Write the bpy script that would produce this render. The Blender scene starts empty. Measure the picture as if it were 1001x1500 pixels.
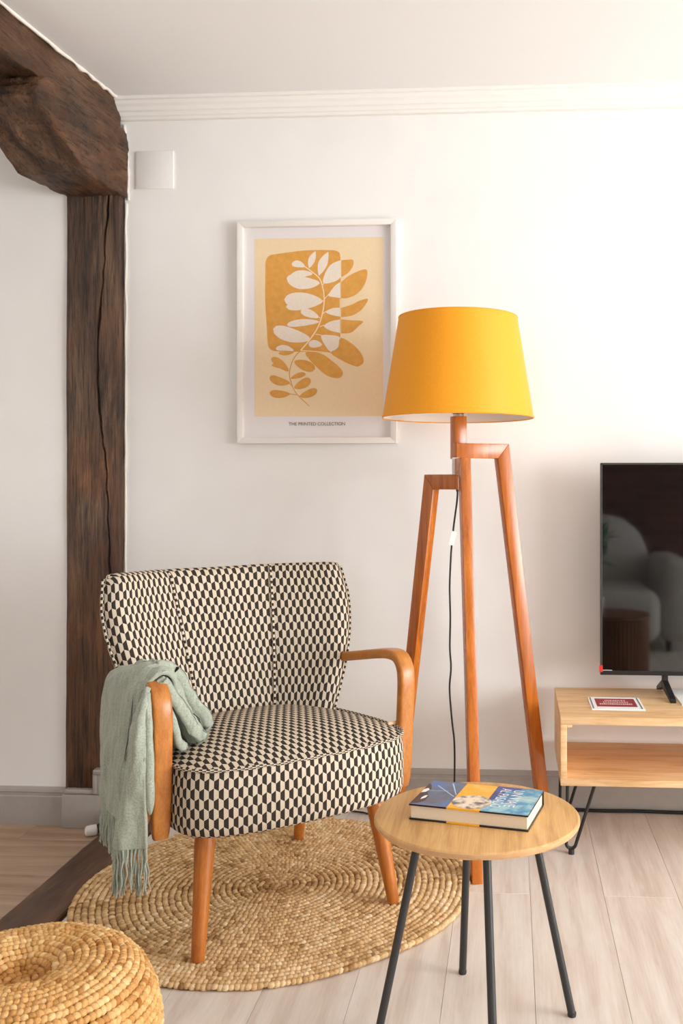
import bpy, bmesh, math, random
import numpy as np
from mathutils import Vector, Matrix, noise

random.seed(7)
rng = np.random.default_rng(7)
SC = bpy.context.scene
COL = SC.collection
PI = math.pi

# ------------------------------------------------------------------ camera, light, exposure
CAM_YAW = math.radians(3.62)
cam_d = bpy.data.cameras.new('camera')
cam = bpy.data.objects.new('camera', cam_d)
COL.objects.link(cam)
cam.location = (0, 0, 1.05)
cam.rotation_euler = (PI / 2, 0, CAM_YAW)
cam_d.sensor_fit = 'VERTICAL'
cam_d.sensor_height = 36.0
cam_d.lens = 36.0 * 1390.0 / 1500.0
cam_d.shift_x = (500.5 - 662.0) / 1500.0
cam_d.shift_y = -(750.0 - 708.0) / 1500.0
cam_d.clip_start = 0.05
SC.camera = cam

world = bpy.data.worlds.new('world')
SC.world = world
world.use_nodes = True
bgn = world.node_tree.nodes['Background']
bgn.inputs['Color'].default_value = (0.85, 0.93, 1.0, 1)
bgn.inputs['Strength'].default_value = 1.0


def area_light(name, loc, rot, sx, sy, power, color):
    d = bpy.data.lights.new(name, 'AREA')
    d.shape = 'RECTANGLE'
    d.size, d.size_y = sx, sy
    d.energy = power
    d.color = color
    o = bpy.data.objects.new(name, d)
    COL.objects.link(o)
    o.location = loc
    o.rotation_euler = rot
    return o


# daylight coming in through the window of the right wall; the smaller rear light is an added frontal fill
area_light('window_daylight', (4.06, 0.55, 1.12), (0, PI / 2, 0), 1.75, 2.5, 226, (0.945, 0.98, 1.01))
area_light('rear_fill_light', (-0.55, -1.76, 1.35), (PI / 2, 0, 0), 1.3, 1.5, 17, (0.945, 0.98, 1.01))

SC.view_settings.view_transform = 'Standard'
SC.view_settings.look = 'None'
SC.view_settings.exposure = 0.0
SC.view_settings.gamma = 1.0
SC.view_settings.use_curve_mapping = False
SC.cycles.max_bounces = 10
SC.cycles.diffuse_bounces = 6
SC.cycles.use_denoising = True


# ------------------------------------------------------------------ materials
def lin(c):
    return tuple(((v / 255.0) / 12.92 if v / 255.0 <= 0.04045 else ((v / 255.0 + 0.055) / 1.055) ** 2.4) for v in c)


def rgba(c):
    return (*lin(c), 1.0)


class NT:
    """a small helper to wire node trees"""

    def __init__(self, name):
        self.m = bpy.data.materials.new(name)
        self.m.use_nodes = True
        self.t = self.m.node_tree
        self.b = self.t.nodes['Principled BSDF']

    def n(self, kind, **kw):
        nd = self.t.nodes.new(kind)
        for k, v in kw.items():
            setattr(nd, k, v)
        return nd

    def link(self, a, b):
        self.t.links.new(a, b)

    def math(self, op, a, b=None, clamp=False):
        nd = self.n('ShaderNodeMath', operation=op, use_clamp=clamp)
        for i, v in enumerate((a, b)):
            if v is None:
                continue
            if isinstance(v, (int, float)):
                nd.inputs[i].default_value = v
            else:
                self.link(v, nd.inputs[i])
        return nd.outputs[0]

    def mix(self, fac, a, b):
        nd = self.n('ShaderNodeMix', data_type='RGBA')
        for idx, v in ((0, fac), (6, a), (7, b)):
            if isinstance(v, (int, float)):
                nd.inputs[idx].default_value = v
            elif isinstance(v, tuple):
                nd.inputs[idx].default_value = v
            else:
                self.link(v, nd.inputs[idx])
        return nd.outputs[2]

    def ramp(self, fac, stops):
        nd = self.n('ShaderNodeValToRGB')
        e = nd.color_ramp.elements
        while len(e) > 1:
            e.remove(e[-1])
        e[0].position, e[0].color = stops[0]
        for pos, c in stops[1:]:
            x = e.new(pos)
            x.color = c
        self.link(fac, nd.inputs[0])
        return nd.outputs[0]

    def coords(self, kind='Object', scale=(1, 1, 1), rnd=0.0):
        tc = self.n('ShaderNodeTexCoord')
        mp = self.n('ShaderNodeMapping')
        mp.inputs['Scale'].default_value = scale
        self.link(tc.outputs[kind], mp.inputs[0])
        out = mp.outputs[0]
        if rnd:
            oi = self.n('ShaderNodeObjectInfo')
            vm = self.n('ShaderNodeVectorMath', operation='MULTIPLY_ADD')
            cx = self.n('ShaderNodeCombineXYZ')
            self.link(oi.outputs['Random'], cx.inputs[0])
            self.link(oi.outputs['Random'], cx.inputs[1])
            self.link(oi.outputs['Random'], cx.inputs[2])
            self.link(cx.outputs[0], vm.inputs[0])
            vm.inputs[1].default_value = (rnd, rnd * 1.7, rnd * 2.3)
            self.link(out, vm.inputs[2])
            out = vm.outputs[0]
        return out

    def noise(self, vec, scale, detail=4, rough=0.55, dist=0.0):
        nd = self.n('ShaderNodeTexNoise')
        nd.inputs['Scale'].default_value = scale
        nd.inputs['Detail'].default_value = detail
        nd.inputs['Roughness'].default_value = rough
        nd.inputs['Distortion'].default_value = dist
        self.link(vec, nd.inputs['Vector'])
        return nd.outputs[0]

    def bump(self, h, strength, dist=0.01):
        nd = self.n('ShaderNodeBump')
        nd.inputs['Strength'].default_value = strength
        nd.inputs['Distance'].default_value = dist
        self.link(h, nd.inputs['Height'])
        self.link(nd.outputs[0], self.b.inputs['Normal'])

    def base(self, c):
        if isinstance(c, tuple):
            self.b.inputs['Base Color'].default_value = c
        else:
            self.link(c, self.b.inputs['Base Color'])

    def set(self, rough=0.5, metal=0.0, spec=0.5, **kw):
        self.b.inputs['Roughness'].default_value = rough
        self.b.inputs['Metallic'].default_value = metal
        self.b.inputs['Specular IOR Level'].default_value = spec
        for k, v in kw.items():
            self.b.inputs[k].default_value = v
        return self.m


def plain(name, c, rough=0.5, metal=0.0, spec=0.5, grain=0.0, gscale=120, **kw):
    t = NT(name)
    if grain:
        v = t.coords()
        f = t.noise(v, gscale, 3)
        lo = rgba(tuple(max(0, x - grain) for x in c))
        hi = rgba(tuple(min(255, x + grain) for x in c))
        t.base(t.ramp(f, [(0.3, lo), (0.7, hi)]))
    else:
        t.base(rgba(c))
    return t.set(rough, metal, spec, **kw)


def wood(name, dark, mid, light, scale=(6, 1, 6), ns=6.0, rough=0.45, rnd=0.0, spec=0.4, bump=0.12, knots=False, fine=90):
    """long fibres run along the axis with the smallest scale"""
    t = NT(name)
    v = t.coords('Object', scale, rnd)
    a = t.noise(v, ns, 6, 0.6, 0.6)
    fs = tuple(x * (6.0 if x > 1.5 else 1.0) for x in scale)
    v2 = t.coords('Object', fs, rnd)
    b = t.noise(v2, ns * 1.6, 3, 0.6)
    col = t.ramp(a, [(0.30, rgba(dark)), (0.5, rgba(mid)), (0.72, rgba(light))])
    dk = t.ramp(b, [(0.35, rgba(dark)), (0.6, (1, 1, 1, 1))])
    nd = t.n('ShaderNodeMix', data_type='RGBA', blend_type='MULTIPLY')
    nd.inputs[0].default_value = 0.22
    t.link(col, nd.inputs[6])
    t.link(dk, nd.inputs[7])
    out = nd.outputs[2]
    t.base(out)
    t.bump(b, bump, 0.002)
    return t.set(rough, 0, spec)


M = {}
# painted plaster
t = NT('wall_paint')
v = t.coords('Object')
f = t.noise(v, 2.2, 3)
t.base(t.ramp(f, [(0.35, rgba((238, 235, 231))), (0.65, rgba((243, 241, 237)))]))
t.bump(t.noise(v, 60, 5), 0.05, 0.004)
M['wall'] = t.set(0.75, 0, 0.25)
t = NT('ceiling_paint')
v = t.coords('Object')
t.base(rgba((238, 237, 236)))
t.bump(t.noise(v, 40, 5), 0.05, 0.004)
M['ceiling'] = t.set(0.8, 0, 0.2)
M['cornice'] = plain('cornice_paint', (240, 237, 231), 0.6)
M['skirting'] = plain('grey_skirting_paint', (168, 161, 153), 0.45, grain=3, gscale=30)
M['plaster'] = plain('white_filler', (232, 226, 216), 0.8)
M['white_plastic'] = plain('white_plastic', (236, 233, 228), 0.4)


# laminate floor
def floor_mat(name, dark, mid, light, along='y'):
    t = NT(name)
    sc = (7, 0.9, 1) if along == 'y' else (0.9, 7, 1)
    v = t.coords('Object', sc, 37.0)
    a = t.noise(v, 2.6, 5, 0.6, 1.4)
    sc2 = (60, 2.2, 1) if along == 'y' else (2.2, 60, 1)
    v2 = t.coords('Object', sc2, 37.0)
    b = t.noise(v2, 3.0, 4, 0.6)
    w = t.n('ShaderNodeTexWave', wave_type='BANDS', bands_direction='X' if along == 'y' else 'Y')
    w.inputs['Scale'].default_value = 0.55
    w.inputs['Distortion'].default_value = 14.0
    w.inputs['Detail'].default_value = 3.0
    w.inputs['Detail Scale'].default_value = 0.7
    t.link(v, w.inputs['Vector'])
    s1 = t.math('MULTIPLY', a, 0.55)
    s2 = t.math('MULTIPLY', w.outputs[1], 0.13)
    s3 = t.math('MULTIPLY', b, 0.30)
    s = t.math('ADD', t.math('ADD', s1, s2), s3)
    oi = t.n('ShaderNodeObjectInfo')
    s = t.math('ADD', s, t.math('MULTIPLY', t.math('SUBTRACT', oi.outputs['Random'], 0.5), 0.10))
    col = t.ramp(s, [(0.30, rgba(dark)), (0.50, rgba(mid)), (0.68, rgba(light))])
    # knots
    vk = t.coords('Object', (7, 2.6, 1) if along == 'y' else (2.6, 7, 1), 53.0)
    vo = t.n('ShaderNodeTexVoronoi')
    vo.inputs['Scale'].default_value = 0.85
    t.link(vk, vo.inputs['Vector'])
    kf = t.ramp(vo.outputs['Distance'], [(0.02, (1, 1, 1, 1)), (0.16, (0, 0, 0, 1))])
    kfac = t.math('MULTIPLY', kf, 0.55)
    col = t.mix(kfac, col, rgba(tuple(int(x * 0.86) for x in dark)))
    t.base(col)
    t.bump(b, 0.08, 0.001)
    return t.set(0.42, 0, 0.4)


M['laminate'] = floor_mat('whitewashed_oak_laminate', (204, 188, 174), (222, 211, 200), (232, 224, 214), 'y')
M['laminate_x'] = floor_mat('honey_oak_laminate', (158, 128, 103), (182, 153, 128), (197, 170, 146), 'x')
M['screed'] = plain('grey_subfloor', (120, 108, 96), 0.9)


# old timber
def timber(name, axis):
    t = NT(name)
    base = [9, 9, 9]
    base[axis] = 1.6
    v = t.coords('Object', tuple(base))
    a = t.noise(v, 1.4, 8, 0.65, 0.8)
    v1 = t.coords('Object', (1, 1, 1))
    big = t.noise(v1, 4.2, 4, 0.6)
    bs = [110, 110, 110]
    bs[axis] = 5
    v2 = t.coords('Object', tuple(bs))
    b = t.noise(v2, 1.2, 6, 0.7)
    dark = t.ramp(a, [(0.32, rgba((34, 22, 14))), (0.50, rgba((80, 54, 36))), (0.70, rgba((126, 96, 70)))])
    orange = t.ramp(a, [(0.30, rgba((58, 34, 18))), (0.55, rgba((102, 66, 36))), (0.78, rgba((146, 102, 60)))])
    if axis == 2:
        sp = t.n('ShaderNodeSeparateXYZ')
        t.link(v1, sp.inputs[0])
        big = t.math('ADD', big, t.math('MULTIPLY', t.math('SUBTRACT', 1.3, sp.outputs[2]), 0.22))
    mk = t.ramp(big, [(0.44, (0, 0, 0, 1)), (0.60, (1, 1, 1, 1))])
    col = t.mix(mk, dark, orange)
    pits = t.ramp(b, [(0.36, (0.05, 0.04, 0.03, 1)), (0.50, (1, 1, 1, 1))])
    nd = t.n('ShaderNodeMix', data_type='RGBA', blend_type='MULTIPLY')
    nd.inputs[0].default_value = 0.8
    t.link(col, nd.inputs[6])
    t.link(pits, nd.inputs[7])
    t.base(nd.outputs[2])
    h = t.math('ADD', t.math('MULTIPLY', a, 0.8), t.math('MULTIPLY', b, 0.6))
    t.bump(h, 1.0, 0.012)
    return t.set(0.48, 0, 0.45)


M['timber_z'] = timber('old_dark_timber_upright', 2)
M['timber_y'] = timber('old_dark_timber_beam', 1)
t = NT('worn_floor_timber')
v = t.coords('Object', (9, 1.2, 9))
a = t.noise(v, 1.6, 8, 0.65, 0.8)
t.base(t.ramp(a, [(0.3, rgba((52, 34, 24))), (0.55, rgba((92, 64, 46))), (0.78, rgba((122, 90, 66)))]))
t.bump(a, 0.5, 0.004)
M['sill'] = t.set(0.5, 0, 0.4)

M['beech'] = wood('orange_stained_beech', (166, 94, 34), (190, 114, 44), (204, 130, 56), (5, 5, 0.6), 8, 0.32, 5.0, 0.5, 0.05)
M['arm_wood'] = wood('orange_stained_bentwood', (168, 98, 38), (192, 121, 50), (206, 136, 62), (5, 2, 2), 6, 0.3, 5.0, 0.5, 0.05)
M['lamp_wood'] = wood('chestnut_stained_lamp_wood', (158, 82, 20), (190, 104, 28), (208, 122, 42), (6, 6, 0.5), 9, 0.27, 5.0, 0.6, 0.05)
M['oak'] = wood('oak_veneer', (188, 140, 84), (213, 167, 106), (225, 183, 122), (9, 0.8, 3), 5, 0.42, 0, 0.4, 0.08)
M['oak_edge'] = plain('oak_edge_band', (204, 158, 112), 0.5, grain=6, gscale=40)
M['mango'] = wood('pale_mango_wood', (214, 168, 114), (238, 200, 150), (247, 216, 174), (0.9, 7, 7), 5, 0.5, 9.0, 0.35, 0.08)


# jute: every stitch carries its own shade
def jute(name, dark, mid, light):
    t = NT(name)
    at = t.n('ShaderNodeAttribute', attribute_name='shade')
    col = t.ramp(at.outputs['Fac'], [(0.0, rgba(dark)), (0.5, rgba(mid)), (1.0, rgba(light))])
    v = t.coords('Object')
    f = t.noise(v, 420, 3, 0.7)
    nd = t.n('ShaderNodeMix', data_type='RGBA', blend_type='MULTIPLY')
    nd.inputs[0].default_value = 0.35
    t.link(col, nd.inputs[6])
    t.link(t.ramp(f, [(0.3, rgba((150, 120, 85))), (0.6, (1, 1, 1, 1))]), nd.inputs[7])
    t.base(nd.outputs[2])
    t.bump(f, 0.5, 0.002)
    return t.set(0.85, 0, 0.2)


M['jute'] = jute('natural_jute', (160, 118, 70), (224, 186, 134), (246, 220, 178))
M['jute_warm'] = jute('golden_jute', (168, 110, 50), (220, 170, 106), (242, 206, 148))
M['jute_back'] = plain('jute_backing', (120, 88, 54), 0.9)


# tumbling half-hexagon weave
def hex_fabric(name, w=0.0205, p=0.021, cap=0.0064):
    t = NT(name)
    uv = t.n('ShaderNodeUVMap', uv_map='UVMap')
    sp = t.n('ShaderNodeSeparateXYZ')
    t.link(uv.outputs[0], sp.inputs[0])
    x = t.math('DIVIDE', sp.outputs[0], w)
    y = t.math('DIVIDE', sp.outputs[1], p)
    k = t.math('FLOOR', y)
    fy = t.math('SUBTRACT', y, k)
    par = t.math('FLOORED_MODULO', k, 2.0)
    x0 = t.math('ADD', x, t.math('MULTIPLY', par, 0.5))
    fx = t.math('FRACT', x0)
    tri = t.math('SUBTRACT', 1.0, t.math('MULTIPLY', t.math('ABSOLUTE', t.math('SUBTRACT', fx, 0.5)), 2.0))
    low = t.math('MULTIPLY', t.math('SUBTRACT', 1.0, tri), cap / p)
    below = t.math('LESS_THAN', fy, low)
    xs = t.math('FRACT', t.math('ADD', x0, t.math('MULTIPLY', below, 0.5)))
    dark = t.math('LESS_THAN', xs, 0.5)
    v = t.coords('Object')
    f = t.noise(v, 500, 2, 0.6)
    lightc = t.ramp(f, [(0.3, rgba((202, 186, 163))), (0.7, rgba((220, 205, 184)))])
    darkc = t.ramp(f, [(0.3, rgba((45, 38, 33))), (0.7, rgba((66, 57, 50)))])
    t.base(t.mix(dark, lightc, darkc))
    t.bump(f, 0.25, 0.001)
    return t.set(0.85, 0, 0.15)


M['fabric'] = hex_fabric('half_hexagon_weave')
M['piping'] = hex_fabric('half_hexagon_weave_piping', 0.016, 0.008, 0.001)
t = NT('sage_throw_weave')
v = t.coords('Object')
f = t.noise(v, 260, 4, 0.7)
g = t.noise(t.coords('Object', (40, 40, 6)), 3, 4, 0.6)
col = t.ramp(t.math('ADD', t.math('MULTIPLY', f, 0.6), t.math('MULTIPLY', g, 0.4)),
             [(0.32, rgba((132, 139, 122))), (0.52, rgba((166, 172, 155))), (0.7, rgba((192, 196, 180)))])
t.base(col)
t.bump(f, 0.5, 0.002)
M['throw'] = t.set(0.9, 0, 0.15, **{'Sheen Weight': 0.25})

# lampshade
t = NT('yellow_shade_fabric')
v = t.coords('Object')
f = t.noise(v, 350, 2)
c = t.ramp(f, [(0.3, rgba((244, 156, 2))), (0.7, rgba((250, 166, 4)))])
t.base(c)
t.bump(f, 0.1, 0.001)
M['shade'] = t.set(0.55, 0, 0.5, **{'Sheen Weight': 0.08})
M['shade_in'] = plain('white_shade_lining', (240, 226, 214), 0.7)
M['chrome'] = plain('polished_chrome', (200, 198, 195), 0.15, 1.0)
M['bulb'] = plain('frosted_bulb_glass', (242, 240, 236), 0.25)
M['steel'] = plain('brushed_steel', (170, 166, 162), 0.4, 1.0)
M['black_metal'] = plain('black_powder_coat', (34, 32, 31), 0.42)
M['charcoal_metal'] = plain('charcoal_powder_coat', (48, 47, 46), 0.42)
M['cable'] = plain('black_cable_rubber', (24, 23, 22), 0.5)
M['rubber'] = plain('dark_rubber', (52, 48, 45), 0.7)
M['paper'] = plain('white_paper', (246, 245, 243), 0.6)
M['frame_white'] = plain('white_painted_frame', (238, 233, 226), 0.4)
M['print_margin'] = plain('print_margin_paper', (232, 226, 224), 0.6)
M['print_sand'] = plain('print_sand_ink', (239, 214, 174), 0.65, grain=2, gscale=90)
M['print_ochre'] = plain('print_ochre_ink', (221, 160, 72), 0.65, grain=5, gscale=60)
M['print_cream'] = plain('print_cream_ink', (236, 222, 205), 0.65, grain=3, gscale=90)
M['print_line'] = plain('print_pale_line_ink', (246, 218, 172), 0.65)
M['print_text'] = plain('print_grey_ink', (112, 100, 92), 0.6)
M['screen'] = plain('glossy_black_screen', (6, 6, 6), 0.04, 0, 1.0, IOR=1.52)
M['tv_body'] = plain('black_television_plastic', (22, 21, 21), 0.4)
M['tv_edge'] = plain('dark_grey_television_rim', (74, 72, 70), 0.3, 0.4)
M['red'] = plain('red_sticker_film', (216, 52, 44), 0.4)
M['pages'] = plain('book_page_block', (232, 214, 186), 0.8, grain=2, gscale=200)
M['book_dark'] = plain('book_black_cover', (28, 25, 26), 0.35)
M['book_yellow'] = plain('book_yellow_cover', (244, 176, 34), 0.35)
t = NT('book_amber_picture')
v = t.coords('Object')
f = t.noise(v, 30, 4, 0.6)
t.base(t.ramp(f, [(0.3, rgba((248, 188, 12))), (0.5, rgba((247, 178, 40))), (0.7, rgba((250, 196, 92)))]))
M['book_amber'] = t.set(0.35)
t = NT('book_slate_picture')
v = t.coords('Object')
f = t.noise(v, 16, 3, 0.6)
t.base(t.ramp(f, [(0.38, rgba((92, 96, 108))), (0.5, rgba((98, 112, 140))), (0.62, rgba((74, 116, 184)))]))
M['book_slate'] = t.set(0.35)
t = NT('book_sky_picture')
v = t.coords('Object')
f = t.noise(v, 22, 6, 0.65)
t.base(t.ramp(f, [(0.32, rgba((52, 84, 130))), (0.48, rgba((84, 150, 188))), (0.58, rgba((140, 196, 208))), (0.70, rgba((206, 212, 196)))]))
M['book_sky'] = t.set(0.35)
M['book_navy'] = plain('book_navy_picture', (58, 76, 140), 0.35, grain=14, gscale=60)
t = NT('book_globe_picture')
v = t.coords('Object')
f = t.noise(v, 34, 3, 0.6)
t.base(t.ramp(f, [(0.44, rgba((238, 222, 198))), (0.54, rgba((196, 180, 160))), (0.6, rgba((116, 112, 116))), (0.7, rgba((92, 100, 92)))]))
M['book_globe'] = t.set(0.35)
M['book_streak'] = plain('book_pale_streaks', (172, 204, 238), 0.35)
M['book_letter'] = plain('book_white_letters', (240, 242, 244), 0.35)
M['book_maroon'] = plain('book_dark_maroon_picture', (62, 36, 36), 0.35, grain=10, gscale=120)
M['card_red'] = plain('card_burgundy_print', (154, 52, 62), 0.5)
M['card_grey'] = plain('card_grey_line', (120, 120, 126), 0.5)
M['card_text'] = plain('card_pink_white_text', (240, 200, 196), 0.5)
M['sofa'] = plain('grey_boucle', (188, 184, 178), 0.9, grain=10, gscale=90)
M['fluted'] = wood('brown_fluted_wood', (92, 56, 36), (122, 78, 50), (140, 94, 62), (8, 8, 0.8), 5, 0.4)
M['leaf'] = plain('green_leaf', (60, 112, 58), 0.5, grain=16, gscale=20)
M['pot'] = plain('white_clay_pot', (214, 208, 200), 0.6)
t = NT('dark_brick_wall')
v = t.coords('Object', (1, 1, 1))
sp = t.n('ShaderNodeSeparateXYZ')
t.link(v, sp.inputs[0])
cx = t.n('ShaderNodeCombineXYZ')
t.link(sp.outputs[0], cx.inputs[0])
t.link(sp.outputs[2], cx.inputs[1])
br = t.n('ShaderNodeTexBrick')
br.inputs['Scale'].default_value = 1.0
br.inputs['Brick Width'].default_value = 0.24
br.inputs['Row Height'].default_value = 0.07
br.inputs['Mortar Size'].default_value = 0.008
br.inputs['Color1'].default_value = rgba((104, 70, 58))
br.inputs['Color2'].default_value = rgba((74, 50, 44))
br.inputs['Mortar'].default_value = rgba((92, 82, 76))
t.link(cx.outputs[0], br.inputs['Vector'])
t.base(br.outputs[0])
M['brick'] = t.set(0.9, 0, 0.1)


# ------------------------------------------------------------------ object helpers
def mesh_from(name, verts, faces, mats=(), midx=None, smooth=None, uvs=None, shade=None):
    me = bpy.data.meshes.new(name)
    me.from_pydata([tuple(v) for v in verts], [], [tuple(f) for f in faces])
    for m in mats:
        me.materials.append(m)
    if midx is not None:
        me.polygons.foreach_set('material_index', list(midx))
    if uvs is not None:
        lay = me.uv_layers.new(name='UVMap')
        lay.data.foreach_set('uv', [c for uv in uvs for c in uv])
    if shade is not None:
        at = me.attributes.new('shade', 'FLOAT', 'POINT')
        at.data.foreach_set('value', list(shade))
    if smooth is not None:
        me.polygons.foreach_set('use_smooth', [True] * len(me.polygons))
        if smooth < PI:
            me.set_sharp_from_angle(angle=smooth)
    me.update()
    return me


def link(name, data, parent=None, loc=(0, 0, 0), rot=(0, 0, 0)):
    o = bpy.data.objects.new(name, data)
    COL.objects.link(o)
    o.location = loc
    o.rotation_euler = rot
    if parent is not None:
        o.parent = parent
    return o


def tag(o, label=None, cat=None, group=None, kind=None):
    if label:
        o['label'] = label
    if cat:
        o['category'] = cat
    if group:
        o['group'] = group
    if kind:
        o['kind'] = kind
    return o


def thing(name, label, cat, loc=(0, 0, 0), rz=0.0, group=None):
    return tag(link(name, None, None, loc, (0, 0, rz)), label, cat, group)


def bm_obj(name, bm, mats, parent=None, loc=(0, 0, 0), rot=(0, 0, 0), smooth=None):
    me = bpy.data.meshes.new(name)
    bm.to_mesh(me)
    bm.free()
    for m in (mats if isinstance(mats, (list, tuple)) else [mats]):
        me.materials.append(m)
    if smooth is not None:
        me.polygons.foreach_set('use_smooth', [True] * len(me.polygons))
        if smooth < PI:
            me.set_sharp_from_angle(angle=smooth)
    return link(name, me, parent, loc, rot)


def add_box(bm, lo, hi, bev=0.0, seg=1):
    lo, hi = Vector(lo), Vector(hi)
    r = bmesh.ops.create_cube(bm, size=1.0)
    vs = r['verts']
    for v in vs:
        v.co = Vector(((lo + hi) / 2)[i] + v.co[i] * (hi - lo)[i] for i in range(3))
    if bev > 0:
        es = list({e for v in vs for e in v.link_edges})
        bmesh.ops.bevel(bm, geom=es, offset=bev, segments=seg, affect='EDGES', profile=0.5)


def box(name, lo, hi, mat, parent=None, bev=0.0, seg=1, loc=(0, 0, 0), rot=(0, 0, 0)):
    bm = bmesh.new()
    add_box(bm, lo, hi, bev, seg)
    return bm_obj(name, bm, mat, parent, loc, rot, smooth=(math.radians(35) if bev else None))


def prism(name, poly, thick, mat, parent=None, axis_u=(1, 0, 0), axis_v=(0, 0, 1), axis_t=(0, 1, 0), origin=(0, 0, 0), bev=0.0):
    """extrude a 2-D polygon (u, v) symmetrically by thick along axis_t"""
    U, V, T, O = Vector(axis_u), Vector(axis_v), Vector(axis_t), Vector(origin)
    bm = bmesh.new()
    a = [bm.verts.new(O + U * p[0] + V * p[1] - T * thick / 2) for p in poly]
    b = [bm.verts.new(O + U * p[0] + V * p[1] + T * thick / 2) for p in poly]
    n = len(poly)
    bm.faces.new(a)
    bm.faces.new(list(reversed(b)))
    for i in range(n):
        j = (i + 1) % n
        bm.faces.new((a[j], a[i], b[i], b[j]))
    bmesh.ops.recalc_face_normals(bm, faces=bm.faces[:])
    if bev:
        bmesh.ops.bevel(bm, geom=bm.edges[:], offset=bev, segments=2, affect='EDGES', profile=0.5)
    return bm_obj(name, bm, mat, parent, smooth=math.radians(35) if bev else None)


def lathe(name, prof, mat, parent=None, seg=48, loc=(0, 0, 0), rot=(0, 0, 0), smooth=math.radians(40)):
    """prof: list of (r, z) from one end to the other"""
    V, F = [], []
    for r, z in prof:
        for i in range(seg):
            a = 2 * PI * i / seg
            V.append((r * math.cos(a), r * math.sin(a), z))
    for k in range(len(prof) - 1):
        for i in range(seg):
            j = (i + 1) % seg
            F.append((k * seg + i, k * seg + j, (k + 1) * seg + j, (k + 1) * seg + i))
    if prof[0][0] > 1e-6:
        F.append(tuple(reversed(range(seg))))
    if prof[-1][0] > 1e-6:
        F.append(tuple(range((len(prof) - 1) * seg, len(prof) * seg)))
    bm = bmesh.new()
    vs = [bm.verts.new(v) for v in V]
    for f in F:
        try:
            bm.faces.new([vs[i] for i in f])
        except ValueError:
            pass
    bmesh.ops.remove_doubles(bm, verts=bm.verts[:], dist=1e-6)
    bmesh.ops.recalc_face_normals(bm, faces=bm.faces[:])
    return bm_obj(name, bm, mat, parent, loc, rot, smooth)


def catmull(pts, n):
    P = np.array(pts, float)
    m = len(P)
    if m == 2:
        tt = np.linspace(0, 1, n)[:, None]
        return P[0] * (1 - tt) + P[1] * tt
    E = np.vstack([2 * P[0] - P[1], P, 2 * P[-1] - P[-2]])
    out = []
    for s in np.linspace(0, m - 1, n):
        i = min(int(s), m - 2)
        q = s - i
        a, b, c, d = E[i], E[i + 1], E[i + 2], E[i + 3]
        out.append(0.5 * ((2 * b) + (c - a) * q + (2 * a - 5 * b + 4 * c - d) * q * q + (3 * b - a - 3 * c + d) * q ** 3))
    return np.array(out)


def tube_data(path, rad, seg=8, cap=True):
    """round tube along a dense path; rad a number or a list"""
    P = np.array(path, float)
    n = len(P)
    R = np.full(n, rad) if np.isscalar(rad) else np.array(rad, float)
    T = np.gradient(P, axis=0)
    T /= np.linalg.norm(T, axis=1)[:, None] + 1e-12
    up = np.array([0, 0, 1.0]) if abs(T[0][2]) < 0.9 else np.array([1.0, 0, 0])
    nrm = np.cross(T[0], up)
    nrm /= np.linalg.norm(nrm)
    V, F, UV = [], [], []
    L = 0
    for i in range(n):
        if i:
            nrm = nrm - T[i] * np.dot(nrm, T[i])
            nrm /= np.linalg.norm(nrm) + 1e-12
            L += np.linalg.norm(P[i] - P[i - 1])
        bn = np.cross(T[i], nrm)
        for j in range(seg):
            a = 2 * PI * j / seg
            V.append(P[i] + R[i] * (math.cos(a) * nrm + math.sin(a) * bn))
    lens = np.concatenate([[0], np.cumsum(np.linalg.norm(np.diff(P, axis=0), axis=1))])
    for i in range(n - 1):
        for j in range(seg):
            k = (j + 1) % seg
            F.append((i * seg + j, i * seg + k, (i + 1) * seg + k, (i + 1) * seg + j))
            for (ii, jj) in ((i, j), (i, j + 1), (i + 1, j + 1), (i + 1, j)):
                UV.append((lens[ii], jj * 2 * PI * R[0] / seg))
    if cap:
        F.append(tuple(reversed(range(seg))))
        UV += [(0, 0)] * seg
        F.append(tuple(range((n - 1) * seg, n * seg)))
        UV += [(0, 0)] * seg
    return V, F, UV


def tube(name, pts, rad, mat, parent=None, n=0, seg=8):
    path = catmull(pts, n) if n else np.array(pts, float)
    V, F, UV = tube_data(path, rad, seg)
    me = mesh_from(name, V, F, [mat], smooth=math.radians(50), uvs=UV)
    return link(name, me, parent)


def merge(parts):
    V, F, UV = [], [], []
    for p in parts:
        o = len(V)
        V += list(p[0])
        F += [tuple(i + o for i in f) for f in p[1]]
        if len(p) > 2:
            UV += list(p[2])
    return V, F, UV


def roughen(bm, maxlen, amp, scale, seed=0.0, keep=None, passes=7):
    """split long edges, then push the surface about like hewn wood"""
    bmesh.ops.triangulate(bm, faces=bm.faces[:])
    for _ in range(passes):
        es = [e for e in bm.edges if e.calc_length() > maxlen]
        if not es:
            break
        bmesh.ops.subdivide_edges(bm, edges=es, cuts=1)
        bmesh.ops.triangulate(bm, faces=[f for f in bm.faces if len(f.verts) > 3])
    bmesh.ops.recalc_face_normals(bm, faces=bm.faces[:])
    bm.normal_update()
    sc = Vector(scale)
    off = []
    for v in bm.verts:
        q = Vector((v.co[i] * sc[i] for i in range(3))) + Vector((seed, seed * 2, seed * 3))
        h = 0.45 * noise.fractal(q, 0.9, 2.1, 2) + 0.7 * noise.fractal(q * 3.1, 0.8, 2.1, 4)
        off.append(h)
    for v, h in zip(bm.verts, off):
        if keep is None or not keep(v.co):
            v.co += v.normal * (h * amp)


# ------------------------------------------------------------------ the room shell
XL, XR, YB, YF = -3.0, 4.0, 3.08, -1.7
ZC = 2.315
ZL = -0.075


def struct(o, label=None):
    return tag(o, label, None, None, 'structure')


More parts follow.
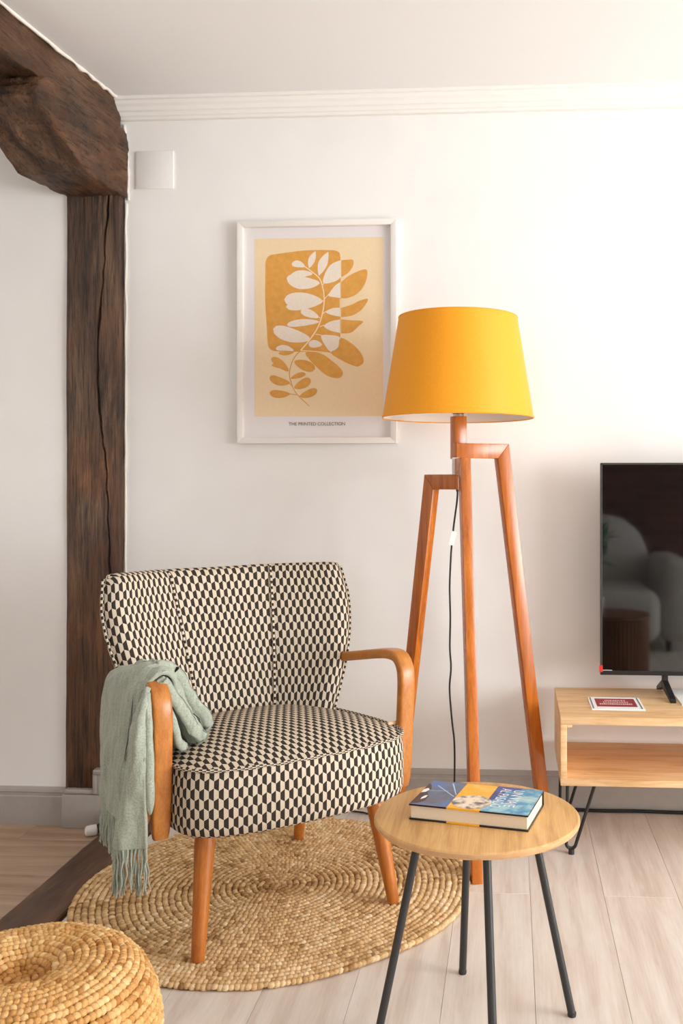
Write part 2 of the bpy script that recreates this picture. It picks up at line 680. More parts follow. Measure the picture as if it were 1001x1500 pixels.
struct(box('wall_back', (-1.40, YB, -0.12), (XR + 0.1, YB + 0.12, ZC + 0.1), M['wall']), 'white painted back wall behind armchair and lamp')
struct(box('wall_back_left', (XL - 0.1, 3.05, -0.2), (-1.375, YB + 0.12, ZC + 0.1), M['wall']), 'white painted wall to the left of the timber post')
struct(box('wall_left', (XL - 0.1, YF - 0.1, -0.2), (XL, 3.1, ZC + 0.1), M['wall']), 'plain white side wall of the adjoining room')
bm = bmesh.new()
wy0, wy1, wz0, wz1 = -0.72, 1.82, 0.22, 2.02
add_box(bm, (XR, YF - 0.1, -0.12), (XR + 0.12, wy0, ZC + 0.1))
add_box(bm, (XR, wy1, -0.12), (XR + 0.12, YB + 0.12, ZC + 0.1))
add_box(bm, (XR, wy0, -0.12), (XR + 0.12, wy1, wz0))
add_box(bm, (XR, wy0, wz1), (XR + 0.12, wy1, ZC + 0.1))
struct(bm_obj('wall_right', bm, M['wall']), 'white wall with a tall window opening')
bm = bmesh.new()
rx0, rx1, rz0, rz1 = -1.22, 0.12, 0.58, 2.12  # opening made up for the added rear fill light
add_box(bm, (XL - 0.1, YF - 0.12, -0.2), (rx0, YF, ZC + 0.1))
add_box(bm, (rx1, YF - 0.12, -0.12), (XR + 0.1, YF, ZC + 0.1))
add_box(bm, (rx0, YF - 0.12, -0.12), (rx1, YF, rz0))
add_box(bm, (rx0, YF - 0.12, rz1), (rx1, YF, ZC + 0.1))
struct(bm_obj('wall_rear', bm, M['brick']), 'dark brick wall mirrored in the television')
struct(box('ceiling', (XL - 0.1, YF - 0.1, ZC), (XR + 0.1, YB + 0.1, ZC + 0.12), M['ceiling']), 'white plaster ceiling')

# window frames (open casements, unseen; the rear one is added for the fill light)
for nm, pts in (('window_1', ((XR + 0.02, wy0, wz0), (XR + 0.05, wy1, wz1), 1)), ('fill_window', ((rx0, YF - 0.08, rz0), (rx1, YF - 0.03, rz1), 0))):
    lo, hi, ax = pts
    root = struct(link(nm, None, None, lo), 'white window frame letting light in')
    sx = [hi[i] - lo[i] for i in range(3)]
    L = sx[ax]
    for a0, a1, z0, z1 in ((0, L, 0, 0.04), (0, L, sx[2] - 0.04, sx[2]), (0, 0.04, 0.04, sx[2] - 0.04), (L - 0.04, L, 0.04, sx[2] - 0.04)):
        if ax == 1:
            box('frame_bar', (0, a0, z0), (sx[0], a1, z1), M['frame_white'], root)
        else:
            box('frame_bar', (a0, 0, z0), (a1, sx[1], z1), M['frame_white'], root)

# floors: every board is a piece of its own
floor = struct(link('floor', None), 'whitewashed oak laminate floor of long boards running to the back wall')
box('subfloor', (-1.10, YF, -0.12), (XR, YB, -0.009), M['screed'], floor)
_plank_cache = {}


def plank_mesh(lx, ly, mat):
    k = (round(lx, 4), round(ly, 4), mat.name)
    if k not in _plank_cache:
        g, c = 0.0003, 0.0008
        x, y = lx / 2 - g, ly / 2 - g
        V = [(-x, -y, -0.009), (x, -y, -0.009), (x, y, -0.009), (-x, y, -0.009),
             (-x, -y, -c), (x, -y, -c), (x, y, -c), (-x, y, -c),
             (-x + c, -y + c, 0), (x - c, -y + c, 0), (x - c, y - c, 0), (-x + c, y - c, 0)]
        F = [(8, 9, 10, 11)]
        for i in range(4):
            j = (i + 1) % 4
            F += [(i, j, 4 + j, 4 + i), (4 + i, 4 + j, 8 + j, 8 + i)]
        _plank_cache[k] = mesh_from('plank', V, F, [mat])
    return _plank_cache[k]


PW, PL = 0.1875, 1.38
k0 = -7
for k in range(k0, 23):
    xa, xb = 0.047 + PW * (k - 1), 0.047 + PW * k
    xa, xb = max(xa, -1.088), min(xb, XR)
    if xb - xa < 0.02:
        continue
    yj = 2.434 - (0 if k % 2 == 0 else PL / 2)
    js = sorted([YF, YB - 0.012] + [yj + PL * q for q in range(-4, 3) if YF + 0.05 < yj + PL * q < YB - 0.06])
    for a, b in zip(js, js[1:]):
        link('plank', plank_mesh(xb - xa, b - a, M['laminate']), floor, ((xa + xb) / 2, (a + b) / 2, 0))

floor_l = struct(link('floor_left', None), 'honey oak laminate floor one step down beyond the floor timber')
box('subfloor', (XL, YF, ZL - 0.12), (-1.20, YB, ZL - 0.009), M['screed'], floor_l)
rows = 36
RW = (3.04 - YF) / rows
for r in range(rows):
    ya, yb = 3.04 - RW * (r + 1), 3.04 - RW * r
    xj = [XL, -1.21] + [XL + 0.45 * ((r * 2) % 3) + 0.24 + 1.2 * q for q in range(0, 2)]
    xj = sorted(x for x in xj if XL <= x <= -1.21)
    for a, b in zip(xj, xj[1:]):
        if b - a > 0.03:
            link('plank', plank_mesh(b - a, yb - ya, M['laminate_x']), floor_l, ((a + b) / 2, (ya + yb) / 2, ZL))


# skirting boards and cornice: extruded profiles
def profile_x(name, prof, x0, x1, ywall, mat, z0=0.0, parent=None):
    """prof: (distance out of the wall, height) running along x"""
    n = len(prof)
    V = [(x0, ywall - d, z0 + z) for d, z in prof] + [(x1, ywall - d, z0 + z) for d, z in prof]
    F = [(i, (i + 1) % n, n + (i + 1) % n, n + i) for i in range(n)] + [tuple(reversed(range(n))), tuple(range(n, 2 * n))]
    me = mesh_from(name, V, F, [mat])
    bm = bmesh.new()
    bm.from_mesh(me)
    bmesh.ops.recalc_face_normals(bm, faces=bm.faces[:])
    bm.to_mesh(me)
    bm.free()
    return link(name, me, parent)


SK = [(0, 0), (0.016, 0), (0.016, 0.092), (0.0125, 0.0955), (0.0125, 0.104), (0.0145, 0.108), (0.012, 0.116), (0.006, 0.121), (0, 0.122)]
struct(profile_x('baseboard_back', SK, -1.29, XR, YB, M['skirting']), 'grey moulded skirting board along the back wall')
struct(profile_x('baseboard_left', SK, XL, -1.455, 3.05, M['skirting'], ZL), 'grey moulded skirting board left of the timber post')
CR = [(0, -0.064), (0.018, -0.064), (0.020, -0.056), (0.026, -0.054), (0.028, -0.043), (0.035, -0.040), (0.039, -0.028), (0.047, -0.022), (0.050, -0.012), (0.058, -0.010), (0.058, 0), (0, 0)]
struct(profile_x('trim_1', CR, -1.31, XR, YB, M['cornice'], ZC), 'white stepped plaster cornice above the back wall')

# boxed skirting round the foot of the post
tr = struct(link('trim_2', None), 'grey stepped skirting boxed round the foot of the timber post')
box('lower_board', (-1.467, 3.008, ZL), (-1.20, 3.06, 0.034), M['skirting'], tr, 0.003, 2)
box('lower_cap', (-1.462, 3.013, 0.034), (-1.35, 3.06, 0.05), M['skirting'], tr, 0.006, 3)
box('upper_board', (-1.352, 3.012, 0.034), (-1.20, 3.075, 0.103), M['skirting'], tr, 0.003, 2)
box('upper_cap', (-1.362, 3.006, 0.100), (-1.20, 3.078, 0.118), M['skirting'], tr, 0.005, 3)
box('upper_bead', (-1.364, 3.009, 0.036), (-1.350, 3.05, 0.104), M['skirting'], tr, 0.004, 3)


# ------------------------------------------------------------------ old timbers
# post: dense front face with a long drying crack
def crack_x(z):
    pts = [(2.02, -1.318), (1.86, -1.334), (1.70, -1.338), (1.58, -1.352), (1.46, -1.360), (1.30, -1.352), (1.15, -1.332), (1.0, -1.322), (0.8, -1.318), (0.6, -1.300), (0.4, -1.292), (-0.1, -1.29)]
    for (za, xa), (zb, xb) in zip(pts, pts[1:]):
        if zb <= z <= za:
            q = (za - z) / (za - zb)
            return xa * (1 - q) + xb * q
    return pts[0][1]


nzp, nxp = 200, 96
ring_n = None
V, F = [], []
for iz in range(nzp + 1):
    z = -0.075 + (2.0 + 0.075) * iz / nzp
    lean = -0.004 * (1 - z / 2.0)
    ring = []
    for ix in range(nxp + 1):
        x = -1.463 + (0.176) * ix / nxp
        ring.append((x, 3.035, 'f'))
    for q in range(1, 6):
        ring.append((-1.287 + 0.004 * min(1, q / 2), 3.035 + 0.03 * q, 's'))
    for q in range(0, 5):
        ring.append((-1.283 - 0.045 * q, 3.19, 'b'))
    for q in range(4, 0, -1):
        ring.append((-1.463, 3.035 + 0.03 * q, 's'))
    for x, y, w in ring:
        h = noise.fractal(Vector((x * 16, y * 16, z * 3.2)), 0.9, 2.0, 5) * 0.006
        h2 = noise.noise(Vector((x * 3, 1.7, z * 2.2))) * 0.006
        xx, yy = x + lean, y
        if w == 'f':
            yy += h + h2 * 0.6
            edge = min(x + 1.463, -1.287 - x)
            yy += max(0, 0.010 - edge) * 0.6
            cx_ = crack_x(z) + 0.005 * noise.fractal(Vector((3.3, 0, z * 12)), 0.8, 2.0, 3)
            wdt = 0.0013 + 0.0045 * max(0, noise.noise(Vector((9.1, 2.2, z * 11))) + 0.1) * (1.0 if z > 1.2 else 0.45)
            d = abs(x - cx_)
            yy += 0.020 * math.exp(-(d / wdt) ** 2)
        elif w == 's':
            xx += h * 0.8 + 0.005 * noise.noise(Vector((x * 2, 4.4, z * 4)))
        V.append((xx, yy, z))
    ring_n = len(ring)
for iz in range(nzp):
    for i in range(ring_n):
        j = (i + 1) % ring_n
        F.append((iz * ring_n + i, iz * ring_n + j, (iz + 1) * ring_n + j, (iz + 1) * ring_n + i))
F.append(tuple(reversed(range(ring_n))))
F.append(tuple(range(nzp * ring_n, (nzp + 1) * ring_n)))
struct(link('timber_post', mesh_from('timber_post', V, F, [M['timber_z']], smooth=math.radians(60))), 'old dark brown timber post with a long drying crack')


def slanted(name, poly_yz, x_right, x_left, mat, maxlen, amp, scale, seed, label):
    """outline in the y-z plane, thickened in x; x_right / x_left are functions of y"""
    bm = bmesh.new()
    a = [bm.verts.new((x_right(y), y, z)) for y, z in poly_yz]
    b = [bm.verts.new((x_left(y), y, z)) for y, z in poly_yz]
    n = len(poly_yz)
    bm.faces.new(a)
    bm.faces.new(list(reversed(b)))
    for i in range(n):
        j = (i + 1) % n
        bm.faces.new((a[j], a[i], b[i], b[j]))
    bmesh.ops.recalc_face_normals(bm, faces=bm.faces[:])
    bmesh.ops.bevel(bm, geom=bm.edges[:], offset=0.008, segments=2, affect='EDGES', profile=0.5)
    roughen(bm, maxlen, amp, scale, seed)
    return struct(bm_obj(name, bm, mat, smooth=math.radians(48)), label)


beam_xr = lambda y: -1.292 - 0.088 * (3.06 - y)
slanted('timber_beam', [(3.07, 2.205), (2.4, 2.203), (1.2, 2.20), (-1.6, 2.20), (-1.6, 2.42), (3.07, 2.42)],
        beam_xr, lambda y: beam_xr(y) - 0.27, M['timber_y'], 0.035, 0.009, (9, 4, 9), 1.3,
        'old dark timber ceiling beam running from the post towards the camera')
slanted('timber_bracket', [(3.072, 1.995), (2.95, 1.997), (2.835, 2.002), (2.70, 2.060), (2.573, 2.134), (2.585, 2.17), (2.605, 2.20), (2.63, 2.213), (3.072, 2.213)],
        lambda y: -1.270 - 0.118 * (3.06 - y), lambda y: -1.465 - 0.30 * max(0, min(0.19, 3.03 - y)), M['timber_y'], 0.018, 0.009, (12, 6, 12), 5.1,
        'worn timber corbel block between post and ceiling beam')
bm = bmesh.new()
add_box(bm, (-1.235, -1.6, ZL - 0.1), (-1.089, 3.06, 0.003), 0.012, 3)
roughen(bm, 0.05, 0.004, (8, 3, 8), 2.2)
struct(bm_obj('timber_sill', bm, M['sill'], smooth=math.radians(50)), 'dark worn timber sill set in the floor between the two rooms')


# ragged white filler where plaster meets the old wood
def bead(pts, rad, n, amp, seed):
    P = catmull(pts, n)
    for i in range(n):
        P[i] += np.array([noise.noise(Vector((i * 0.31, seed, q))) * amp for q in range(3)])
    R = [rad * (0.8 + 0.5 * noise.noise(Vector((i * 0.4, seed, 7)))) for i in range(n)]
    return tube_data(P, R, 6)


V, F, _ = merge([
    bead([(beam_xr(3.06) + 0.004, 3.06, ZC - 0.001), (beam_xr(2.6) + 0.006, 2.6, ZC - 0.001), (beam_xr(1.2) + 0.006, 1.2, ZC - 0.001)], 0.0075, 70, 0.005, 1.0),
    bead([(-1.282, 3.078, 0.12), (-1.281, 3.078, 1.0), (-1.279, 3.078, 1.98)], 0.005, 70, 0.0035, 2.0),
    bead([(-1.272, 3.078, 1.99), (-1.274, 3.078, 2.12), (-1.284, 3.076, 2.24)], 0.0055, 40, 0.004, 3.0),
])
struct(link('trim_3', mesh_from('trim_3', V, F, [M['plaster']], smooth=PI)), 'ragged line of white filler where walls and ceiling meet the timbers')

# ------------------------------------------------------------------ things on the wall
cp = box('cover_plate', (-1.2447, YB - 0.006, 2.026), (-1.1174, YB, 2.151), M['wall'], None, 0.002, 2)
tag(cp, 'square white blank cover plate high on the wall beside the timber post', 'cover plate')

FX0, FX1, FZ0, FZ1 = -0.897, -0.372, 1.180, 1.9075
FD = 0.028
fr = thing('picture_frame', 'white framed ochre leaf print hanging on the back wall', 'picture', (FX0, YB, FZ0))
FW, FH = FX1 - FX0, FZ1 - FZ0
bw = 0.0195


def frame_rail(poly):
    return prism('frame_rail', poly, FD, M['frame_white'], fr, origin=(0, -FD / 2 - 0.001, 0), bev=0.0012)


frame_rail([(0, 0), (FW, 0), (FW - bw, bw), (bw, bw)])
frame_rail([(0, FH), (bw, FH - bw), (FW - bw, FH - bw), (FW, FH)])
frame_rail([(0, 0), (bw, bw), (bw, FH - bw), (0, FH)])
frame_rail([(FW, 0), (FW, FH), (FW - bw, FH - bw), (FW - bw, bw)])
bm = bmesh.new()
add_box(bm, (0.012, -0.012, 0.012), (FW - 0.012, -0.008, FH - 0.012))
pm = bm_obj('print_sheet', bm, M['print_margin'], fr)

# print artwork, drawn in sheet units then laid flat on the sheet
PX0, PX1, PZ0, PZ1 = -0.8431 - FX0, -0.4179 - FX0, 1.2691 - FZ0, 1.8525 - FZ0
PYF = -0.0122


def art(u, v):
    """u, v measured over the printed field"""
    return (PX0 + (u - 8) / 947.0 * (PX1 - PX0), PZ1 - (v - 38) / 1313.0 * (PZ1 - PZ0))


_lay = [0]


def flat(name, poly, mat, parent, layer, closed_n=0):
    pts = poly
    _lay[0] += 1
    layer = layer + 0.06 * _lay[0]
    if closed_n:
        P = np.array(list(poly) + [poly[0], poly[1]], float)
        P = np.vstack([poly[-1], P])
        out = []
        m = len(poly)
        for i in range(m):
            a, b, c, d = P[i], P[i + 1], P[i + 2], P[i + 3]
            for q in np.linspace(0, 1, closed_n, endpoint=False):
                out.append(0.5 * ((2 * b) + (c - a) * q + (2 * a - 5 * b + 4 * c - d) * q * q + (3 * b - a - 3 * c + d) * q ** 3))
        pts = out
    bm = bmesh.new()
    vs = [bm.verts.new((art(*p)[0], PYF - 0.00012 * layer, art(*p)[1])) for p in pts]
    f = bm.faces.new(vs)
    f.normal_update()
    if f.normal.y > 0:
        f.normal_flip()
    bmesh.ops.triangulate(bm, faces=bm.faces[:])
    return bm_obj(name, bm, mat, parent)


flat('sand_field', [(8, 38), (955, 38), (955, 1351), (8, 1351)], M['print_sand'], pm, 1)
flat('ochre_block', [(88, 500), (90, 280), (92, 205), (118, 165), (180, 152), (380, 130), (560, 130), (618, 140), (642, 180), (645, 400), (643, 620), (640, 790), (625, 850), (570, 884), (380, 876), (200, 872), (135, 860), (108, 820), (100, 700)], M['print_ochre'], pm, 2, 4)


def leaf(base, tip, width, skew=0.0, blunt=0.5, n=18):
    """leaf outline from its stalk end to its tip"""
    b, t_ = np.array(base, float), np.array(tip, float)
    d = t_ - b
    nrm = np.array([-d[1], d[0]]) / np.linalg.norm(d)
    up, dn = [], []
    for i in range(n + 1):
        s = i / n
        w = width * ((math.sin(PI * s) ** 0.9) if blunt > 0.35 and width < 34 and skew < 0 and d[1] < -100 else 1.62 * s ** 0.58 * math.sqrt(1 - s ** 2)) if 0 < i < n else 0.0
        c = b + d * s + nrm * skew * math.sin(PI * s)
        up.append(tuple(c + nrm * w))
        dn.append(tuple(c - nrm * w))
    return [up[0]] + up[1:-1] + [up[-1]] + dn[::-1][1:-1]


for base, tip, w, sk, bl in [((382, 248), (284, 226), 26, 8, .2), ((412, 262), (460, 136), 25, -4, .4), ((484, 318), (554, 142), 33, -6, .4),
                             ((440, 302), (272, 320), 28, 10, .3), ((492, 372), (246, 330), 50, -18, .6), ((512, 505), (228, 490), 56, 4, .6),
                             ((515, 506), (242, 544), 40, 0, .7), ((484, 624), (350, 574), 30, 4, .3), ((488, 656), (248, 676), 27, 6, .2), ((424, 784), (146, 704), 54, -10, .6),
                             ((508, 824), (408, 820), 29, 4, 0.0), ((300, 866), (166, 850), 22, 12, .1)]:
    flat('pale_leaf', leaf(base, tip, w, sk, bl), M['print_cream'], pm, 3)
def halved(pts):
    """smooth curve through the points, closed by the straight cut"""
    return [tuple(p) for p in catmull([(a, b, 0) for a, b in pts], 26)[:, :2]]


flat('pale_leaf', halved([(648, 330), (600, 362), (518, 372), (530, 300), (575, 235), (643, 205)]), M['print_cream'], pm, 3)
flat('pale_leaf', halved([(643, 484), (600, 476), (555, 462), (600, 395), (642, 366)]), M['print_cream'], pm, 3)
flat('pale_leaf', halved([(642, 620), (580, 608), (536, 586), (575, 560), (642, 552)]), M['print_cream'], pm, 3)
flat('pale_leaf', halved([(640, 740), (570, 722), (522, 688), (570, 655), (640, 640)]), M['print_cream'], pm, 3)
flat('pale_leaf', halved([(575, 882), (540, 846), (500, 762), (570, 755), (638, 772), (634, 835), (576, 882)]), M['print_cream'], pm, 3)
flat('ochre_leaf', halved([(650, 205), (690, 203), (735, 205), (734, 250), (700, 298), (650, 330)]), M['print_ochre'], pm, 3)
flat('ochre_leaf', halved([(648, 366), (720, 312), (833, 276), (826, 372), (770, 450), (700, 482), (648, 484)]), M['print_ochre'], pm, 3)
flat('ochre_leaf', halved([(648, 556), (720, 535), (780, 506), (845, 494), (800, 568), (730, 612), (648, 624)]), M['print_ochre'], pm, 3)
flat('ochre_leaf', halved([(648, 640), (720, 648), (808, 656), (772, 695), (720, 738), (648, 744)]), M['print_ochre'], pm, 3)
flat('ochre_leaf', [(645, 775), (740, 830), (800, 900), (812, 955), (790, 978), (750, 985), (650, 940), (572, 884), (625, 850)], M['print_ochre'], pm, 3, 3)
flat('ochre_leaf', [(384, 882), (500, 890), (600, 960), (655, 1015), (655, 1055), (620, 1072), (540, 1050), (450, 970)], M['print_ochre'], pm, 3, 3)
for base, tip, w, sk, bl in [((302, 878), (186, 884), 14, -6, .2), ((262, 1018), (134, 918), 30, 4, .5), ((262, 1020), (136, 970), 18, 14, .3), ((302, 946), (456, 1004), 40, 0, .6), ((276, 1072), (388, 1038), 20, -4, .4),
                             ((272, 1106), (120, 1060), 32, -10, .5), ((302, 1142), (424, 1078), 34, 4, .6), ((272, 1186), (120, 1176), 30, -6, .4), ((344, 1206), (472, 1156), 30, 4, .6)]:
    flat('ochre_leaf', leaf(base, tip, w, sk, bl), M['print_ochre'], pm, 3)


def stroke(pts, w0, w1, mat, layer, n=40):
    P = catmull([(a, b, 0) for a, b in pts], n)[:, :2]
    T = np.gradient(P, axis=0)
    T /= np.linalg.norm(T, axis=1)[:, None]
    N = np.stack([-T[:, 1], T[:, 0]], 1)
    W = np.linspace(w0, w1, n)[:, None]
    return flat('stem_line', [tuple(p) for p in np.vstack([P + N * W, (P - N * W)[::-1]])], mat, pm, layer)


stroke([(380, 248), (440, 292), (490, 340), (512, 400), (524, 490), (512, 590), (480, 690), (420, 784), (350, 866)], 4, 5, M['print_line'], 4)
stroke([(350, 866), (305, 915), (276, 985), (268, 1050), (288, 1125), (325, 1190), (414, 1276)], 3.5, 2.5, M['print_ochre'], 4)
for a, b in [((524, 492), (560, 452)), ((512, 600), (545, 576)), ((490, 694), (524, 682)), ((460, 748), (512, 758)), ((350, 866), (560, 886)), ((512, 385), (530, 368)), ((524, 500), (500, 506)), ((640, 556), (640, 490)), ((496, 630), (480, 622))]:
    stroke([a, ((a[0] + b[0]) / 2, (a[1] + b[1]) / 2 - 2), b], 3, 3, M['print_line'], 4, 10)
for a, b in [((262, 1100), (290, 1128)), ((270, 1184), (320, 1192)), ((330, 1196), (350, 1206))]:
    stroke([a, ((a[0] + b[0]) / 2, (a[1] + b[1]) / 2 + 2), b], 2.5, 2.5, M['print_ochre'], 4, 8)


def lettering(body, size, mat, parent, loc, rot, width=None, name='lettering'):
    d = bpy.data.curves.new(name, 'FONT')
    d.body = body
    d.size = size
    d.align_x = 'CENTER'
    d.align_y = 'CENTER'
    d.extrude = 0.0001
    d.materials.append(mat)
    o = link('text_source', d, parent, loc, rot)
    if width:
        bpy.context.view_layer.update()
        if o.dimensions.x > 0:
            o.scale.x = width / o.dimensions.x
    dg = bpy.context.evaluated_depsgraph_get()
    me = bpy.data.meshes.new_from_object(o.evaluated_get(dg))
    q = link(name, me, parent, loc, rot)
    q.scale = o.scale
    bpy.data.objects.remove(o)
    return q


lettering('THE PRINTED COLLECTION', 0.0155, M['print_text'], pm, ((-0.7277 - 0.5431) / 2 - FX0, PYF - 0.0008, 1.2437 - FZ0), (PI / 2, 0, 0), 0.186)

# ------------------------------------------------------------------ jute rug and pouf
TH = np.linspace(0, PI, 5)[1:-1]
PH = np.linspace(0, 2 * PI, 8, endpoint=False)
TV = [(0, 0, 1.0)] + [(math.sin(a) * math.cos(b), math.sin(a) * math.sin(b), math.cos(a)) for a in TH for b in PH] + [(0, 0, -1.0)]
TVA = np.array(TV)
TF = []
for j in range(8):
    TF.append((0, 1 + j, 1 + (j + 1) % 8))
    for q in range(2):
        a, b = 1 + q * 8 + j, 1 + q * 8 + (j + 1) % 8
        TF.append((a, a + 8, b + 8, b))
    TF.append((17 + j, 25, 17 + (j + 1) % 8))
NV = len(TV)


def stitches(centres, tang, outw, upw, semi, shades):
    """ellipsoid stitches; tang/outw/upw unit frames per stitch"""
    V = (centres[:, None, :] + TVA[None, :, 0:1] * tang[:, None, :] * semi[:, 0][:, None, None]
         + TVA[None, :, 1:2] * outw[:, None, :] * semi[:, 1][:, None, None]
         + TVA[None, :, 2:3] * upw[:, None, :] * semi[:, 2][:, None, None])
    n = len(centres)
    V = V.reshape(-1, 3)
    F = []
    for i in range(n):
        o = i * NV
        F += [tuple(o + k for k in f) for f in TF]
    return V, F, np.repeat(shades, NV)


def braid_ring(name, parent, mat, R0, wb, zfun, wobble, pitch, seed, tone, height=0.0065):
    """one turn of a flat three-strand braid: two mirrored columns of slanted stitches"""
    r_ = np.random.default_rng(seed)
    C, T, O, U, S, H = [], [], [], [], [], []
    for side in (-1, 1):
        R = R0 + side * wb * 0.25
        if R < 0.004:
            continue
        n = max(4, int(2 * PI * R / pitch))
        ph = r_.random() * 0.2 + (0.5 if side > 0 else 0)
        a = (np.arange(n) + ph) / n * 2 * PI
        wob = np.array([wobble(x) for x in a])
        rr = R * wob + r_.normal(0, 0.0007, n)
        zz = np.array([zfun(R, x) for x in a])
        dz = np.array([(zfun(R + 0.004, x) - zfun(R - 0.004, x)) / 0.008 for x in a])
        er = np.stack([np.cos(a), np.sin(a), np.zeros(n)], 1)
        et = np.stack([-np.sin(a), np.cos(a), np.zeros(n)], 1)
        eo = er + np.array([0, 0, 1.0])[None, :] * dz[:, None]
        eo /= np.linalg.norm(eo, axis=1)[:, None]
        up = np.cross(eo, et)
        up *= np.sign(up[:, 2:3] + 1e-9)
        sl = side * 0.62 + r_.normal(0, 0.12, n)
        t2 = et * np.cos(sl)[:, None] + eo * np.sin(sl)[:, None]
        o2 = -et * np.sin(sl)[:, None] + eo * np.cos(sl)[:, None]
        tilt = 0.25 + r_.normal(0, 0.06, n)
        t3 = t2 * np.cos(tilt)[:, None] + up * np.sin(tilt)[:, None]
        u3 = -t2 * np.sin(tilt)[:, None] + up * np.cos(tilt)[:, None]
        C.append(er * rr[:, None] + np.array([0, 0, 1.0])[None] * (zz + r_.normal(0, 0.0006, n))[:, None])
        T.append(t3)
        O.append(o2)
        U.append(u3)
        S.append(np.stack([np.full(n, pitch * 0.84), np.full(n, wb * 0.285), np.full(n, height)], 1) * (1 + r_.normal(0, 0.07, (n, 3))))
        patch = np.array([noise.noise(Vector((math.cos(x) * R * 9, math.sin(x) * R * 9, seed * 0.13))) for x in a])
        H.append(np.clip(0.5 + tone + 0.30 * patch + r_.normal(0, 0.17, n), 0, 1))
    V, F, Hh = stitches(np.vstack(C), np.vstack(T), np.vstack(O), np.vstack(U), np.vstack(S), np.concatenate(H))
    return link(name, mesh_from(name, V, F, [mat], smooth=PI, shade=Hh), parent)


RUGX, RUGY = -0.611, 2.421
rug = thing('jute_rug', 'round braided jute rug lying under the patterned armchair', 'rug', (RUGX, RUGY, 0.0), 0.3)
NR, WB = 16, 0.0312


def rug_wob(a):
    return 1 + 0.018 * math.sin(2 * a + 0.6) + 0.014 * math.sin(3 * a + 2.0) + 0.006 * math.sin(7 * a)


for k in range(NR):
    R = WB * (k + 0.5)
    braid_ring('braid', rug, M['jute'], R, WB, lambda r, a: 0.0075, rug_wob, 0.0116, 100 + k, 0.05 * math.sin(k * 1.9) - (0.22 if k < 2 else 0))
V = [(0, 0, 0.003)] + [(math.cos(a) * WB * NR * 0.985 * rug_wob(a), math.sin(a) * WB * NR * 0.985 * rug_wob(a), 0.005) for a in np.linspace(0, 2 * PI, 64, endpoint=False)] + [(math.cos(a) * WB * NR * 0.985 * rug_wob(a), math.sin(a) * WB * NR * 0.985 * rug_wob(a), 0.0035) for a in np.linspace(0, 2 * PI, 64, endpoint=False)]
F = [(0, 1 + i, 1 + (i + 1) % 64) for i in range(64)] + [(1 + i, 65 + i, 65 + (i + 1) % 64, 1 + (i + 1) % 64) for i in range(64)]
link('backing', mesh_from('backing', V, F, [M['jute_back']]), rug)

POX, POY = -0.829, 1.555
pouf = thing('jute_pouf', 'round golden braided jute pouf in the lower left corner', 'pouf', (POX, POY, 0.0), 0.0)
PROF = catmull([(0.004, 0.208, 0), (0.03, 0.211, 0), (0.055, 0.224, 0), (0.09, 0.235, 0), (0.14, 0.234, 0), (0.18, 0.220, 0), (0.21, 0.185, 0), (0.224, 0.13, 0), (0.222, 0.08, 0), (0.205, 0.03, 0), (0.17, 0.012, 0)], 400)[:, :2]
pl = np.concatenate([[0], np.cumsum(np.linalg.norm(np.diff(PROF, axis=0), axis=1))])
PWB = 0.0245
nb = int(pl[-1] / PWB)


def pouf_ring(k):
    """a braid turn that follows the swelling side of the pouf"""
    C, T, O, U, S, H = [], [], [], [], [], []
    r_ = np.random.default_rng(500 + k)
    for side in (-1, 1):
        s = PWB * (k + 0.5 + side * 0.25)
        if s > pl[-1] - 0.002:
            continue
        i = int(np.searchsorted(pl, s))
        i = max(1, min(i, len(PROF) - 2))
        R, Z = PROF[i]
        tn = PROF[i + 1] - PROF[i - 1]
        tn /= np.linalg.norm(tn)
        n = max(5, int(2 * PI * R / 0.0104))
        a = (np.arange(n) + r_.random() * 0.2 + (0.5 if side > 0 else 0)) / n * 2 * PI
        er = np.stack([np.cos(a), np.sin(a), np.zeros(n)], 1)
        et = np.stack([-np.sin(a), np.cos(a), np.zeros(n)], 1)
        ez = np.array([0, 0, 1.0])[None]
        eo = er * tn[0] + ez * tn[1]
        up = er * (-tn[1]) + ez * tn[0]
        if tn[0] * 0 + 1:
            pass
        sl = side * 0.62 + r_.normal(0, 0.14, n)
        t2 = et * np.cos(sl)[:, None] + eo * np.sin(sl)[:, None]
        o2 = -et * np.sin(sl)[:, None] + eo * np.cos(sl)[:, None]
        tl = 0.25 + r_.normal(0, 0.06, n)
        T.append(t2 * np.cos(tl)[:, None] + up * np.sin(tl)[:, None])
        U.append(-t2 * np.sin(tl)[:, None] + up * np.cos(tl)[:, None])
        O.append(o2)
        lump = np.array([noise.noise(Vector((math.cos(x) * 1.6, math.sin(x) * 1.6, 3.0 + R * 4))) for x in a])
        C.append(er * R + ez * Z + up * (r_.normal(0, 0.0006, n) + 0.006 * lump)[:, None])
        S.append(np.stack([np.full(n, 0.0089), np.full(n, PWB * 0.29), np.full(n, 0.0058)], 1) * (1 + r_.normal(0, 0.07, (n, 3))))
        pt = np.array([noise.noise(Vector((math.cos(x) * R * 9, math.sin(x) * R * 9, 20 + k * 0.3))) for x in a])
        H.append(np.clip(0.52 + 0.06 * math.sin(k * 2.1) - (0.4 if k < 2 else 0) + 0.3 * pt + r_.normal(0, 0.17, n), 0, 1))
    V, F, Hh = stitches(np.vstack(C), np.vstack(T), np.vstack(O), np.vstack(U), np.vstack(S), np.concatenate(H))
    return link('braid', mesh_from('braid', V, F, [M['jute_warm']], smooth=PI, shade=Hh), pouf)


for k in range(nb):
    pouf_ring(k)
lathe('filling', [(0.0, 0.204), (0.03, 0.207)] + [(max(0.0, r - 0.004), z - 0.004) for r, z in PROF[60::20]] + [(0.0, 0.004)], M['jute_back'], pouf, 48)

